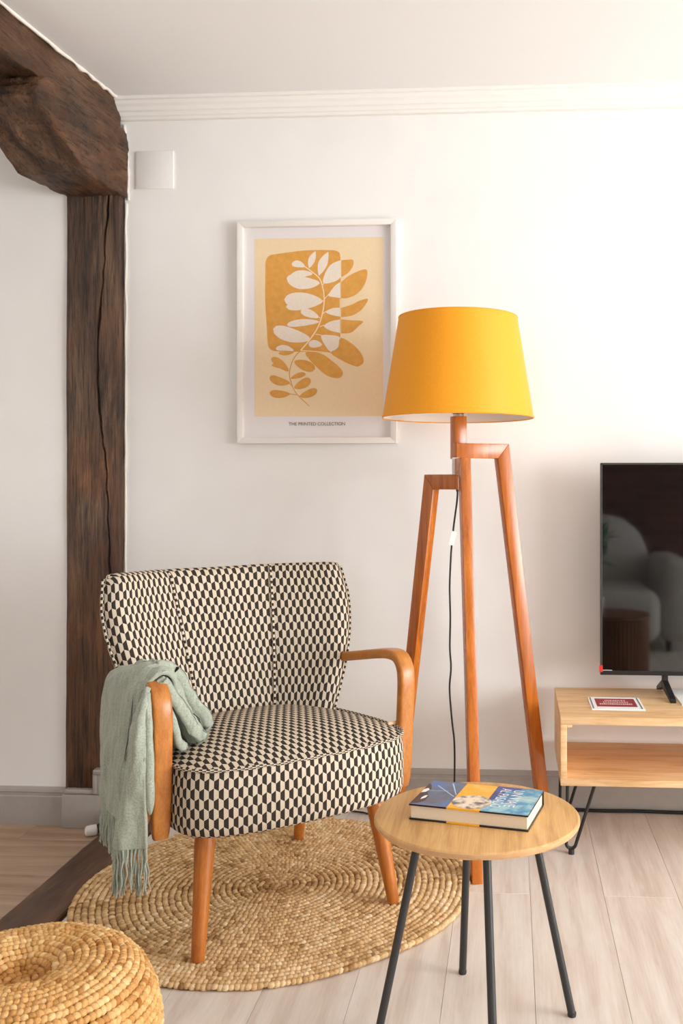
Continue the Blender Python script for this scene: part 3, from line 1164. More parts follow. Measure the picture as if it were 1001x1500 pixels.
# ------------------------------------------------------------------ armchair
CHX, CHY, CHZ, CHR = -0.6504, 2.3777, 0.0142, math.radians(39.1)
chair = thing('armchair', 'cocktail armchair in black and cream half-hexagon fabric with orange wooden arms', 'armchair', (CHX, CHY, CHZ), CHR)

# seat: outline, crowned top, boxed side
half = [(0.0, -0.335), (0.10, -0.332), (0.19, -0.318), (0.252, -0.288), (0.282, -0.24), (0.286, -0.16), (0.274, -0.06), (0.256, 0.03), (0.235, 0.11), (0.19, 0.175), (0.10, 0.205), (0.0, 0.21)]
oc = catmull([(x, y, 0) for x, y in half], 80)[:, :2]
OUT = np.vstack([oc, (oc * np.array([-1, 1]))[::-1][1:-1]])
OUT = np.roll(OUT, -(len(OUT) // 2), axis=0)
NO = len(OUT)
cen = np.array([0.0, -0.06])
ZR, ZB = 0.418, 0.287
arc = np.concatenate([[0], np.cumsum(np.linalg.norm(np.diff(np.vstack([OUT, OUT[:1]]), axis=0), axis=1))])
V, F, UV = [], [], []
nt = 14
for r in range(nt + 1):
    s = 1 - r / nt
    for i in range(NO):
        p = cen + (OUT[i] - cen) * s
        z = ZR + 0.036 * (1 - s ** 3.2) - 0.010 * max(0, (p[1] + 0.05) / 0.26)
        V.append((p[0], p[1], z))
for r in range(nt):
    for i in range(NO):
        j = (i + 1) % NO
        f = (r * NO + i, r * NO + j, (r + 1) * NO + j, (r + 1) * NO + i)
        F.append(f)
        UV += [(V[k][0], V[k][1] * 1.0) for k in f]
b0 = len(V)
prof = [(1.0, ZR), (1.006, ZR - 0.02), (1.012, ZR - 0.05), (1.012, ZR - 0.09), (1.010, ZB + 0.006), (0.998, ZB - 0.008), (0.975, ZB - 0.014), (0.90, ZB - 0.015)]
pv = np.concatenate([[0], np.cumsum([math.hypot((prof[i + 1][0] - prof[i][0]) * 0.3, prof[i + 1][1] - prof[i][1]) for i in range(len(prof) - 1)])])
for s, z in prof:
    for i in range(NO):
        p = cen + (OUT[i] - cen) * s
        V.append((p[0], p[1], z))
for r in range(len(prof) - 1):
    for i in range(NO):
        j = (i + 1) % NO
        F.append((b0 + (r + 1) * NO + i, b0 + (r + 1) * NO + j, b0 + r * NO + j, b0 + r * NO + i))
        UV += [(arc[i], -pv[r + 1]), (arc[i + 1], -pv[r + 1]), (arc[i + 1], -pv[r]), (arc[i], -pv[r])]
F.append(tuple(b0 + (len(prof) - 1) * NO + i for i in reversed(range(NO))))
UV += [(0, 0)] * NO
seat = link('seat', mesh_from('seat', V, F, [M['fabric']], smooth=math.radians(60), uvs=UV), chair)
rim = np.array([(p[0], p[1], ZR + 0.001) for p in np.vstack([OUT, OUT[:2]]) * 1.004])
tube('piping', rim, 0.0042, M['piping'], seat, seg=8)

# backrest: three-panel barrel curve
SPANS = [-1, -0.5, 0, 0.5, 1]


def back_mid(u, v):
    ex = 0.222 + 0.118 * math.sin(min(1.0, v * 1.25) * PI / 2) - 0.012 * max(0, v - 0.8) / 0.2
    ey = 0.018 + 0.145 * v
    sx, sy = 0.115 + 0.036 * v, 0.135 + 0.128 * v
    cy = sy + 0.012
    pts = [(-ex, ey, 0), (-sx, sy, 0), (0, cy, 0), (sx, sy, 0), (ex, ey, 0)]
    P = np.array(pts)
    E = np.vstack([2 * P[0] - P[1], P, 2 * P[-1] - P[-2]])
    s = (u + 1) / 2 * 4
    i = min(3, int(s))
    q = s - i
    a, b, c, d = E[i], E[i + 1], E[i + 2], E[i + 3]
    p = 0.5 * ((2 * b) + (c - a) * q + (2 * a - 5 * b + 4 * c - d) * q * q + (3 * b - a - 3 * c + d) * q ** 3)
    z = 0.395 + 0.408 * v + 0.008 * v * u * u
    return np.array([p[0], p[1], z])


TK = 0.072


def span_samples(n, dense=7, e=0.10):
    a = np.linspace(0, 1, n)
    edge = e * (1 - np.cos(np.linspace(0, PI / 2, dense)))
    return np.unique(np.concatenate([edge, e + (1 - 2 * e) * a, 1 - edge]))


US = span_samples(44, 7, 0.055) * 2 - 1
VS = span_samples(26, 7, 0.10)
mid = np.array([[back_mid(u, v) for v in VS] for u in US])
du = np.gradient(mid, axis=0)
dv = np.gradient(mid, axis=1)
nr = np.cross(du, dv)
nr /= np.linalg.norm(nr, axis=2)[:, :, None]
if nr[len(US) // 2, len(VS) // 2][1] > 0:
    nr = -nr
au = np.zeros((len(US), len(VS)))
au[1:] = np.cumsum(np.linalg.norm(np.diff(mid, axis=0), axis=2), axis=0)
au -= au[len(US) // 2][None, :]
av = np.zeros((len(US), len(VS)))
av[:, 1:] = np.cumsum(np.linalg.norm(np.diff(mid, axis=1), axis=2), axis=1)
Lu = au[-1] - au[0]
Lv = av[:, -1]
R_ = TK / 2


def drop(e):
    e = max(0.0, min(R_, e))
    return R_ - math.sqrt(max(0.0, R_ * R_ - (R_ - e) ** 2))


front = np.zeros_like(mid)
back = np.zeros_like(mid)
for i in range(len(US)):
    for j in range(len(VS)):
        eu = min(au[i, j] - au[0, j], au[-1, j] - au[i, j])
        ev = Lv[i] - av[i, j]
        a_, b_ = max(0, R_ - eu), max(0, R_ - ev)
        e = R_ - math.hypot(a_, b_) if (a_ > 0 and b_ > 0) else R_ - max(a_, b_)
        d = drop(e)
        # seams pull the padding in a little
        gr = 0.006 * math.exp(-((abs(US[i]) - 0.5) / 0.035) ** 2)
        belly = 0.006 * math.sin(PI * VS[j])
        m_ = mid[i, j].copy()
        if a_ > 0 and b_ > 0:
            k = max(0.0, math.hypot(a_, b_) - R_) / R_
            m_ = m_ - np.array([math.copysign(1, US[i]) * 0.008 * k, 0, 0.010 * k])
        front[i, j] = m_ + nr[i, j] * (R_ - d - gr + belly * (1 - d / R_))
        back[i, j] = m_ - nr[i, j] * (R_ - d)
nu, nv = len(US), len(VS)
V = [tuple(front[i, j]) for i in range(nu) for j in range(nv)] + [tuple(back[i, j]) for i in range(nu) for j in range(nv)]
ob = nu * nv
F, UV = [], []
fu = np.zeros((nu, nv))
fu[1:] = np.cumsum(np.linalg.norm(np.diff(front, axis=0), axis=2), axis=0)
fu -= fu[nu // 2][None, :]
fv = np.zeros((nu, nv))
fv[:, 1:] = np.cumsum(np.linalg.norm(np.diff(front, axis=1), axis=2), axis=1)
fu = fu[:, int(nv * 0.6)][:, None] * np.ones((1, nv)) * (0.5 + 0.5 * (au[-1] / au[-1, int(nv * 0.6)]))[None, :]
uvp = lambda i, j: (fu[i, j] + 0.3, fv[nu // 2, j] + 0.004)
for i in range(nu - 1):
    for j in range(nv - 1):
        q = [(i, j), (i + 1, j), (i + 1, j + 1), (i, j + 1)]
        F.append(tuple(a * nv + b for a, b in q))
        UV += [uvp(a, b) for a, b in q]
        F.append(tuple(ob + a * nv + b for a, b in reversed(q)))
        UV += [uvp(a, b) for a, b in reversed(q)]
for i in range(nu - 1):
    for j in (0, nv - 1):
        q = (i * nv + j, (i + 1) * nv + j, ob + (i + 1) * nv + j, ob + i * nv + j)
        F.append(q)
        UV += [uvp(i, j), uvp(i + 1, j), uvp(i + 1, j), uvp(i, j)]
for j in range(nv - 1):
    for i in (0, nu - 1):
        q = (i * nv + j, i * nv + j + 1, ob + i * nv + j + 1, ob + i * nv + j)
        F.append(q)
        UV += [uvp(i, j), uvp(i, j + 1), uvp(i, j + 1), uvp(i, j)]
me = mesh_from('backrest', V, F, [M['fabric']], smooth=PI, uvs=UV)
bm = bmesh.new()
bm.from_mesh(me)
bmesh.ops.remove_doubles(bm, verts=bm.verts[:], dist=0.0002)
bmesh.ops.recalc_face_normals(bm, faces=bm.faces[:])
bm.to_mesh(me)
bm.free()
backrest = link('backrest', me, chair)


def front_at(u, v, off=0.0):
    i = int(np.argmin(abs(US - u)))
    P = np.array([front[i, j] + nr[i, j] * off for j in range(nv)])
    return np.array([np.interp(v, VS, P[:, k]) for k in range(3)])


for s in (-0.5, 0.5):
    tube('piping', [front_at(s, v, 0.002) for v in np.linspace(0.05, 0.985, 40)], 0.0042, M['piping'], backrest, seg=8)
# welt on the outer edge of both wings and over the top
edge = [mid[0, j] - nr[0, j] * 0.004 for j in range(2, nv - 3)]
tube('piping', [p + np.array([-0.002, 0, 0]) for p in edge], 0.004, M['piping'], backrest, seg=8)
edge = [mid[-1, j] - nr[-1, j] * 0.004 for j in range(2, nv - 3)]
tube('piping', [p + np.array([0.002, 0, 0]) for p in edge], 0.004, M['piping'], backrest, seg=8)


# bentwood arms
def arm(side):
    pts = [(0.135, 0.542), (0.06, 0.556), (-0.02, 0.571), (-0.10, 0.586), (-0.155, 0.593), (-0.190, 0.588), (-0.212, 0.566), (-0.219, 0.53), (-0.216, 0.46), (-0.209, 0.36), (-0.202, 0.262)]
    C = catmull([(y, z, 0) for y, z in pts], 70)[:, :2]
    T = np.gradient(C, axis=0)
    T /= np.linalg.norm(T, axis=1)[:, None]
    N = np.stack([-T[:, 1], T[:, 0]], 1)
    hw, ht, rd = 0.0215, 0.0125, 0.007
    sec = []
    for cx_, cy_, a0 in ((hw - rd, ht - rd, 0), (-(hw - rd), ht - rd, PI / 2), (-(hw - rd), -(ht - rd), PI), (hw - rd, -(ht - rd), 1.5 * PI)):
        for q in range(4):
            a = a0 + q / 3 * PI / 2
            sec.append((cx_ + rd * math.cos(a), cy_ + rd * math.sin(a)))
    ns = len(sec)
    xb = np.interp(np.linspace(0, 1, 70), [0, 0.35, 0.5, 1.0], [0.292, 0.312, 0.315, 0.312])
    V, F = [], []
    L = len(C)
    for i in range(L):
        sc = 1.0
        if i > L - 5:
            sc = [0.985, 0.95, 0.88, 0.74][i - (L - 4)]
        for a, b in sec:
            V.append((side * xb[i] + a * sc, C[i][0] + N[i][0] * b * sc, C[i][1] + N[i][1] * b * sc))
    for i in range(L - 1):
        for j in range(ns):
            k = (j + 1) % ns
            F.append((i * ns + j, i * ns + k, (i + 1) * ns + k, (i + 1) * ns + j))
    F.append(tuple(range(ns)))
    F.append(tuple(reversed(range((L - 1) * ns, L * ns))))
    me = mesh_from('arm', V, F, [M['arm_wood']], smooth=math.radians(50))
    bm = bmesh.new()
    bm.from_mesh(me)
    bmesh.ops.recalc_face_normals(bm, faces=bm.faces[:])
    bm.to_mesh(me)
    bm.free()
    return link('arm', me, chair)


for s in (-1, 1):
    a_ = arm(s)
    if s > 0:
        lathe('dowel', [(0.0, 0.0), (0.005, 0.0), (0.005, 0.03), (0.0, 0.03)], M['mango'], a_, 12, (s * 0.270, -0.20, 0.425), (0, s * PI / 2, 0))


def leg(top, bot, r0, r1):
    T, B = np.array(top), np.array(bot)
    path = np.array([B + (T - B) * q for q in (0, 0.01, 0.03, 0.25, 0.5, 0.75, 1.0)])
    rr = [r1 * 0.82, r1 * 0.96, r1] + [r1 + (r0 - r1) * q for q in (0.25, 0.5, 0.75, 1.0)]
    V, F, UV = tube_data(path, rr, 20)
    lg = link('leg', mesh_from('leg', V, F, [M['beech']], smooth=math.radians(50)), chair)
    return lg


for sx, sy in ((-1, -1), (1, -1), (-1, 1), (1, 1)):
    leg((sx * 0.212, sy * 0.215 if sy < 0 else 0.15, 0.297), (sx * 0.25, sy * 0.262, 0.0), 0.0245, 0.0148)

# ------------------------------------------------------------------ throw over the left arm
throw = thing('throw_blanket', 'sage green woven throw with knotted fringe draped over the left chair arm', 'blanket', (CHX, CHY, CHZ), CHR)
DZ = -0.013


def sheet(name, rows, nu_, nv_, thick, amp, seed, ridges=0.0):
    """rows: control rows of 3-D points; up-sampled both ways, wrinkled and thickened"""
    A = np.array([catmull(r, nv_) for r in rows])
    G = np.zeros((nu_, nv_, 3))
    for j in range(nv_):
        G[:, j] = catmull(A[:, j], nu_)
    du_ = np.gradient(G, axis=0)
    dv_ = np.gradient(G, axis=1)
    N = np.cross(du_, dv_)
    N /= np.linalg.norm(N, axis=2)[:, :, None] + 1e-9
    for i in range(nu_):
        for j in range(nv_):
            p = Vector(G[i, j])
            h = noise.fractal(Vector((p.x * 16, p.y * 26, p.z * 9 + seed)), 0.9, 2.0, 4) * amp
            h += ridges * math.sin(i / nu_ * 9 + 1.5 * math.sin(j / nv_ * 3 + seed) + seed)
            G[i, j] = G[i, j] + N[i, j] * h
    V = [tuple(G[i, j] + N[i, j] * thick / 2) for i in range(nu_) for j in range(nv_)] + [tuple(G[i, j] - N[i, j] * thick / 2) for i in range(nu_) for j in range(nv_)]
    o = nu_ * nv_
    F = []
    for i in range(nu_ - 1):
        for j in range(nv_ - 1):
            q = (i * nv_ + j, (i + 1) * nv_ + j, (i + 1) * nv_ + j + 1, i * nv_ + j + 1)
            F.append(q)
            F.append(tuple(o + k for k in reversed(q)))
    bd = [(i, 0) for i in range(nu_)] + [(nu_ - 1, j) for j in range(1, nv_)] + [(i, nv_ - 1) for i in range(nu_ - 2, -1, -1)] + [(0, j) for j in range(nv_ - 2, 0, -1)]
    for a, b in zip(bd, bd[1:] + bd[:1]):
        ka, kb = a[0] * nv_ + a[1], b[0] * nv_ + b[1]
        F.append((kb, ka, o + ka, o + kb))
    me = mesh_from(name, V, F, [M['throw']])
    bm = bmesh.new()
    bm.from_mesh(me)
    bmesh.ops.recalc_face_normals(bm, faces=bm.faces[:])
    bmesh.ops.bevel(bm, geom=[e for e in bm.edges if e.calc_face_angle(0) > 1.0], offset=thick * 0.35, segments=2, affect='EDGES', profile=0.5)
    bm.to_mesh(me)
    bm.free()
    me.polygons.foreach_set('use_smooth', [True] * len(me.polygons))
    return link(name, me, throw), G


def lower(rows):
    return [[(x, y, z + DZ) for x, y, z in r] for r in rows]


# large fold hanging outside the arm, over the ridge and down inside
big, Gb = sheet('large_fold', lower([
    [(-0.362, 0.060, 0.305), (-0.366, 0.062, 0.42), (-0.364, 0.066, 0.52), (-0.350, 0.062, 0.580), (-0.318, 0.05, 0.604), (-0.288, 0.03, 0.590), (-0.262, 0.0, 0.545), (-0.238, -0.02, 0.50)],
    [(-0.374, 0.01, 0.302), (-0.374, 0.015, 0.42), (-0.368, 0.025, 0.53), (-0.352, 0.012, 0.598), (-0.316, 0.0, 0.618), (-0.282, -0.02, 0.602), (-0.252, -0.04, 0.555), (-0.222, -0.05, 0.50)],
    [(-0.366, -0.06, 0.300), (-0.366, -0.065, 0.42), (-0.364, -0.07, 0.54), (-0.350, -0.08, 0.610), (-0.314, -0.09, 0.632), (-0.276, -0.09, 0.614), (-0.242, -0.09, 0.560), (-0.205, -0.085, 0.50)],
    [(-0.372, -0.135, 0.298), (-0.368, -0.14, 0.42), (-0.362, -0.145, 0.55), (-0.346, -0.15, 0.614), (-0.312, -0.155, 0.640), (-0.276, -0.145, 0.626), (-0.244, -0.13, 0.572), (-0.21, -0.12, 0.50)],
    [(-0.360, -0.168, 0.330), (-0.358, -0.172, 0.43), (-0.356, -0.18, 0.55), (-0.342, -0.186, 0.606), (-0.310, -0.190, 0.630), (-0.280, -0.186, 0.618), (-0.262, -0.176, 0.572), (-0.245, -0.165, 0.52)],
]), 44, 60, 0.010, 0.009, 1.0, 0.0035)
# narrower fold hanging in front of it
frt, Gf = sheet('front_fold', lower([
    [(-0.382, -0.146, 0.268), (-0.381, -0.176, 0.36), (-0.374, -0.205, 0.47), (-0.362, -0.214, 0.555), (-0.346, -0.204, 0.603)],
    [(-0.396, -0.172, 0.266), (-0.392, -0.192, 0.36), (-0.380, -0.213, 0.47), (-0.364, -0.217, 0.560), (-0.344, -0.206, 0.608)],
    [(-0.386, -0.206, 0.268), (-0.382, -0.214, 0.36), (-0.372, -0.224, 0.47), (-0.358, -0.222, 0.562), (-0.341, -0.208, 0.609)],
    [(-0.352, -0.238, 0.270), (-0.352, -0.239, 0.36), (-0.352, -0.237, 0.47), (-0.348, -0.226, 0.560), (-0.336, -0.208, 0.606)],
]), 24, 44, 0.012, 0.008, 3.0, 0.003)


def lobe(pts, wy, wn, seed):
    """a plump fold end: flattened tube"""
    P = catmull(pts, 30)
    T = np.gradient(P, axis=0)
    T /= np.linalg.norm(T, axis=1)[:, None]
    V, F = [], []
    seg = 18
    for i in range(30):
        side = np.array([0.25, 1.0, 0.0])
        side -= T[i] * np.dot(side, T[i])
        side /= np.linalg.norm(side)
        n_ = np.cross(T[i], side)
        e = 1.0 if i < 25 else math.sqrt(max(0.06, 1 - ((i - 24) / 5.2) ** 2))
        for j in range(seg):
            a = 2 * PI * j / seg
            h = 1 + 0.24 * noise.fractal(Vector((P[i][0] * 30 + math.cos(a), P[i][2] * 22 + math.sin(a), seed)), 0.9, 2.0, 3)
            V.append(tuple(P[i] + (side * math.cos(a) * wy * e + n_ * math.sin(a) * wn * e) * h))
    for i in range(29):
        for j in range(seg):
            k = (j + 1) % seg
            F.append((i * seg + j, i * seg + k, (i + 1) * seg + k, (i + 1) * seg + j))
    F.append(tuple(range(seg)))
    F.append(tuple(reversed(range(29 * seg, 30 * seg))))
    me = mesh_from('rolled_fold', V, F, [M['throw']])
    bm = bmesh.new()
    bm.from_mesh(me)
    bmesh.ops.recalc_face_normals(bm, faces=bm.faces[:])
    bm.to_mesh(me)
    bm.free()
    me.polygons.foreach_set('use_smooth', [True] * len(me.polygons))
    return link('rolled_fold', me, throw)


def low(pts):
    return [(x, y, z + DZ) for x, y, z in pts]


lobe(low([(-0.346, -0.214, 0.598), (-0.347, -0.232, 0.52), (-0.347, -0.240, 0.43), (-0.347, -0.242, 0.345)]), 0.009, 0.009, 3.0)
# folded layers lying inwards over the seat
sheet('inner_fold', lower([
    [(-0.312, 0.00, 0.616), (-0.262, 0.0, 0.588), (-0.225, -0.015, 0.538), (-0.185, -0.03, 0.482)],
    [(-0.312, -0.08, 0.632), (-0.260, -0.075, 0.607), (-0.215, -0.07, 0.550), (-0.165, -0.066, 0.476)],
    [(-0.312, -0.152, 0.640), (-0.258, -0.144, 0.610), (-0.210, -0.126, 0.545), (-0.158, -0.106, 0.470)],
]), 22, 30, 0.030, 0.010, 5.0, 0.002)
sheet('inner_fold', lower([
    [(-0.308, -0.06, 0.604), (-0.275, -0.07, 0.555), (-0.248, -0.08, 0.505), (-0.218, -0.09, 0.460)],
    [(-0.308, -0.13, 0.618), (-0.274, -0.135, 0.570), (-0.244, -0.135, 0.514), (-0.206, -0.13, 0.460)],
    [(-0.308, -0.198, 0.622), (-0.274, -0.200, 0.574), (-0.240, -0.190, 0.512), (-0.198, -0.168, 0.458)],
]), 20, 30, 0.028, 0.010, 8.0, 0.002)
sheet('inner_fold', lower([
    [(-0.304, -0.10, 0.590), (-0.288, -0.10, 0.535), (-0.272, -0.10, 0.485), (-0.252, -0.10, 0.452)],
    [(-0.304, -0.205, 0.600), (-0.290, -0.210, 0.540), (-0.272, -0.206, 0.485), (-0.250, -0.198, 0.455)],
]), 14, 26, 0.018, 0.006, 9.0, 0.001)


def fringe(row, count, length, seed):
    r_ = random.Random(seed)
    P = np.array(row)
    for i in range(count):
        q = (i + 0.5) / count * (len(P) - 1)
        k = int(q)
        p = P[k] + (P[min(k + 1, len(P) - 1)] - P[k]) * (q - k)
        ln = length * r_.uniform(0.86, 1.08)
        parts = []
        for s in range(3):
            pts = []
            dx, dy = r_.uniform(-0.006, 0.006), r_.uniform(-0.008, 0.008)
            for m in range(9):
                tt = m / 8
                pts.append((p[0] + dx * tt + (s - 0.5) * 0.003 * tt + 0.0013 * math.sin(m * 1.7 + i + s), p[1] + dy * tt + 0.0015 * math.sin(m * 1.3 + i * 2 + s * 2) + (s - 1) * 0.0028, p[2] + 0.004 - ln * tt))
            parts.append(tube_data(catmull(pts, 18), np.linspace(0.0026, 0.0014, 18), 6))
        V, F, UV = merge(parts)
        link('tassel', mesh_from('tassel', V, F, [M['throw']], smooth=PI), throw)


fringe(Gf[:, 0], 18, 0.100, 5)
fringe(Gb[:34, 0], 24, 0.100, 6)

# ------------------------------------------------------------------ tripod floor lamp
LX, LY = -0.1556, 2.7757
lamp = thing('floor_lamp', 'wooden tripod floor lamp with a large yellow drum shade', 'lamp', (LX, LY, 0.0))


def tripod_leg(top, foot, arm_len, z_top, a_h, thick, w_top, w_bot):
    tx, ty, fx, fy = top[0] - LX, top[1] - LY, foot[0] - LX, foot[1] - LY
    d = Vector((fx - tx, fy - ty, 0))
    run = d.length
    d.normalize()
    tt = Vector((0, 0, 1)).cross(d)
    o = Vector((tx, ty, 0))
    sl = run / z_top
    xo, xi = w_top / 2, -w_top / 2
    bo, bi = run + w_bot / 2, run - w_bot / 2
    top_o = xo
    inner_x = xi + sl * a_h
    leg_ = prism('leg', [(top_o, z_top), (bo, 0), (bi, 0), (inner_x, z_top - a_h)], thick, M['lamp_wood'], lamp, d, (0, 0, 1), tt, o, 0.0016)
    prism('arm', [(top_o, z_top), (inner_x, z_top - a_h), (-arm_len, z_top - a_h), (-arm_len, z_top)], thick, M['lamp_wood'], lamp, d, (0, 0, 1), tt, o, 0.0016)
    return leg_


tripod_leg((-0.0325, 2.8096), (0.1032, 2.8823), 0.150, 1.166, 0.043, 0.028, 0.042, 0.036)
tripod_leg((-0.1321, 2.6419), (-0.0929, 2.4981), 0.062, 1.121, 0.045, 0.028, 0.042, 0.034)
tripod_leg((-0.2349, 2.8108), (-0.358, 2.9032), 0.112, 1.076, 0.044, 0.028, 0.042, 0.034)
box('post', (-0.0185, -0.0185, 1.122), (0.0185, 0.0185, 1.246), M['lamp_wood'], lamp, 0.0015, 2, (0, 0, 0), (0, 0, math.radians(28)))
box('core', (-0.0105, -0.033, 1.077), (0.0105, 0.045, 1.1235), M['white_plastic'], lamp, 0.001, 1, (-0.0056, -0.0455, 0), (0, 0, CAM_YAW))
lathe('cord_outlet', [(0.0, 1.026), (0.005, 1.026), (0.005, 1.04), (0.0, 1.04)], M['cable'], lamp, 12, (-0.0034, 0.0163, 0))
SHX, SHY = -0.1567 - LX, 2.7706 - LY
prof = [(0.221, 1.2416), (0.1735, 1.5325), (0.1715, 1.5325), (0.219, 1.2416), (0.221, 1.2416)]
V, F, mi = [], [], []
sg = 96
for r, z in prof[:4]:
    for i in range(sg):
        a = 2 * PI * i / sg
        V.append((r * math.cos(a), r * math.sin(a), z))
for k in range(4):
    for i in range(sg):
        j = (i + 1) % sg
        k2 = (k + 1) % 4
        F.append((k * sg + j, k * sg + i, k2 * sg + i, k2 * sg + j))
        mi.append(1 if k == 2 else 0)
me = mesh_from('shade', V, F, [M['shade'], M['shade_in']], mi, smooth=math.radians(50))
bm = bmesh.new()
bm.from_mesh(me)
bmesh.ops.recalc_face_normals(bm, faces=bm.faces[:])
bm.to_mesh(me)
bm.free()
shade = link('shade', me, lamp, (SHX, SHY, 0))
for z, r in ((1.2416, 0.2205), (1.5325, 0.173)):
    tube('rim', [(r * math.cos(a), r * math.sin(a), z) for a in np.linspace(0, 2 * PI, 97)], 0.0022, M['shade'], shade, seg=6)
V, F, _ = merge([tube_data(np.array([(0.012 * math.cos(a), 0.012 * math.sin(a), 1.262), (0.215 * math.cos(a), 0.215 * math.sin(a), 1.262)]), 0.002, 6) for a in (0.5, 0.5 + 2 * PI / 3, 0.5 + 4 * PI / 3)])
link('spider', mesh_from('spider', V, F, [M['chrome']]), shade)
lathe('socket', [(0.0, 1.245), (0.016, 1.245), (0.016, 1.252), (0.020, 1.254), (0.020, 1.270), (0.014, 1.272), (0.014, 1.30), (0.0, 1.30)], M['chrome'], lamp, 24)
lathe('bulb', [(0.0, 1.298), (0.013, 1.30), (0.016, 1.32), (0.029, 1.345), (0.030, 1.365), (0.020, 1.39), (0.0, 1.398)], M['bulb'], lamp, 24)
cord = [(-0.1590, 2.792, 1.04), (-0.1620, 2.815, 1.0), (-0.172, 2.83, 0.93), (-0.178, 2.83, 0.875), (-0.1815, 2.83, 0.83), (-0.1850, 2.83, 0.74), (-0.1831, 2.83, 0.65), (-0.1845, 2.83, 0.56),
        (-0.1811, 2.83, 0.50), (-0.1852, 2.83, 0.4338), (-0.178, 2.83, 0.34), (-0.1709, 2.832, 0.27), (-0.1720, 2.85, 0.1545), (-0.178, 2.88, 0.06), (-0.20, 2.92, 0.006), (-0.30, 2.99, 0.005), (-0.442, 2.979, 0.005), (-0.476, 2.9895, 0.005), (-0.60, 3.02, 0.005), (-0.9, 3.04, 0.005)]
crd = tube('cord', [(x - LX, y - LY, z) for x, y, z in cord], 0.0028, M['cable'], lamp, 160, 8)
tg = box('tag', (-0.0075, -0.0006, -0.021), (0.0075, 0.0006, 0.021), M['paper'], crd, 0, 1, (-0.1755 - LX, 2.8245 - LY, 0.886), (0, math.radians(14), 0.1))
tg['label'] = 'white paper tag folded round the lamp cord'

# ------------------------------------------------------------------ round side table
TX, TY, TZ = -0.0676, 1.8444, 0.408
table = thing('side_table', 'round oak side table on four slim charcoal metal legs', 'table', (TX, TY, 0.0))
TT = 0.0135
top = lathe('tabletop', [(0.0, TZ - TT), (0.1955, TZ - TT), (0.198, TZ - TT + 0.003), (0.1985, TZ - 0.003), (0.1965, TZ - 0.0005), (0.195, TZ), (0.0, TZ)], M['oak'], table, 96)
lathe('edge_band', [(0.1984, TZ - TT + 0.0035), (0.1991, TZ - TT + 0.0045), (0.1991, TZ - 0.0035), (0.1984, TZ - 0.0028)], M['oak_edge'], top, 96)
cy, sy_ = math.cos(CAM_YAW), math.sin(CAM_YAW)
for dx, dz in ((-0.0256, 0.188), (0.188, 0.0256), (0.0256, -0.188), (-0.188, -0.0256)):
    ux, uy = dx * cy - dz * sy_, dx * sy_ + dz * cy
    q = 0.108 / 0.1897
    V, F, UV = tube_data(np.array([(ux, uy, 0.004), (ux * (1 + (q - 1) * 0.5), uy * (1 + (q - 1) * 0.5), (TZ - TT) / 2), (ux * q, uy * q, TZ - TT + 0.0005)]), 0.0079, 16)
    lg = link('leg', mesh_from('leg', V, F, [M['charcoal_metal']], smooth=math.radians(50)), table)
    lathe('foot_cap', [(0.0, 0.0), (0.008, 0.0), (0.0086, 0.002), (0.0086, 0.008), (0.0, 0.008)], M['rubber'], lg, 16, (ux, uy, 0))
V, F, _ = merge([tube_data(np.array([(-0.1 * math.cos(a), -0.1 * math.sin(a), TZ - TT - 0.004), (0.1 * math.cos(a), 0.1 * math.sin(a), TZ - TT - 0.004)]), 0.005, 6) for a in (PI / 4, 3 * PI / 4)])
link('under_frame', mesh_from('under_frame', V, F, [M['charcoal_metal']]), table)

# ------------------------------------------------------------------ book on the table
BA = math.radians(-16.6 + 3.62)
book = thing('book', 'thick hardback novel with a blue and yellow picture cover lying on the side table', 'book', (-0.066, 1.8505, TZ), BA)
BL, BD, BH, CT = 0.232, 0.150, 0.030, 0.0028
x0, y0 = -BL / 2, -BD / 2


def cover(name, z, mats3):
    bm = bmesh.new()
    for i, (a, b) in enumerate(((0, 0.32), (0.32, 0.60), (0.60, 1.0))):
        n0 = len(bm.faces)
        add_box(bm, (x0 + a * BL, y0, z), (x0 + b * BL, y0 + BD, z + CT))
        bm.faces.ensure_lookup_table()
        for f in bm.faces[n0:]:
            f.material_index = i
    return bm_obj(name, bm, mats3, book)


tri = [M['book_dark'], M['book_yellow'], M['book_dark']]
cb = cover('back_cover', 0.0005, tri)
cf = cover('front_cover', BH - CT, tri)
box('page_block', (x0 + 0.003, y0 + 0.0035, 0.0005 + CT), (x0 + BL - 0.0025, y0 + BD - 0.006, BH - CT), M['pages'], book)
box('spine', (x0, y0 + BD - 0.003, 0.0005), (x0 + BL, y0 + BD + 0.001, BH), M['book_dark'], book)
zc = BH + 0.0002


def picture(name, poly, mat, layer=0):
    bm = bmesh.new()
    vs = [bm.verts.new((x0 + u * BL, y0 + v * BD, zc + layer * 0.00015)) for u, v in poly]
    f = bm.faces.new(vs)
    f.normal_update()
    if f.normal.z < 0:
        f.normal_flip()
    return bm_obj(name, bm, mat, cf)


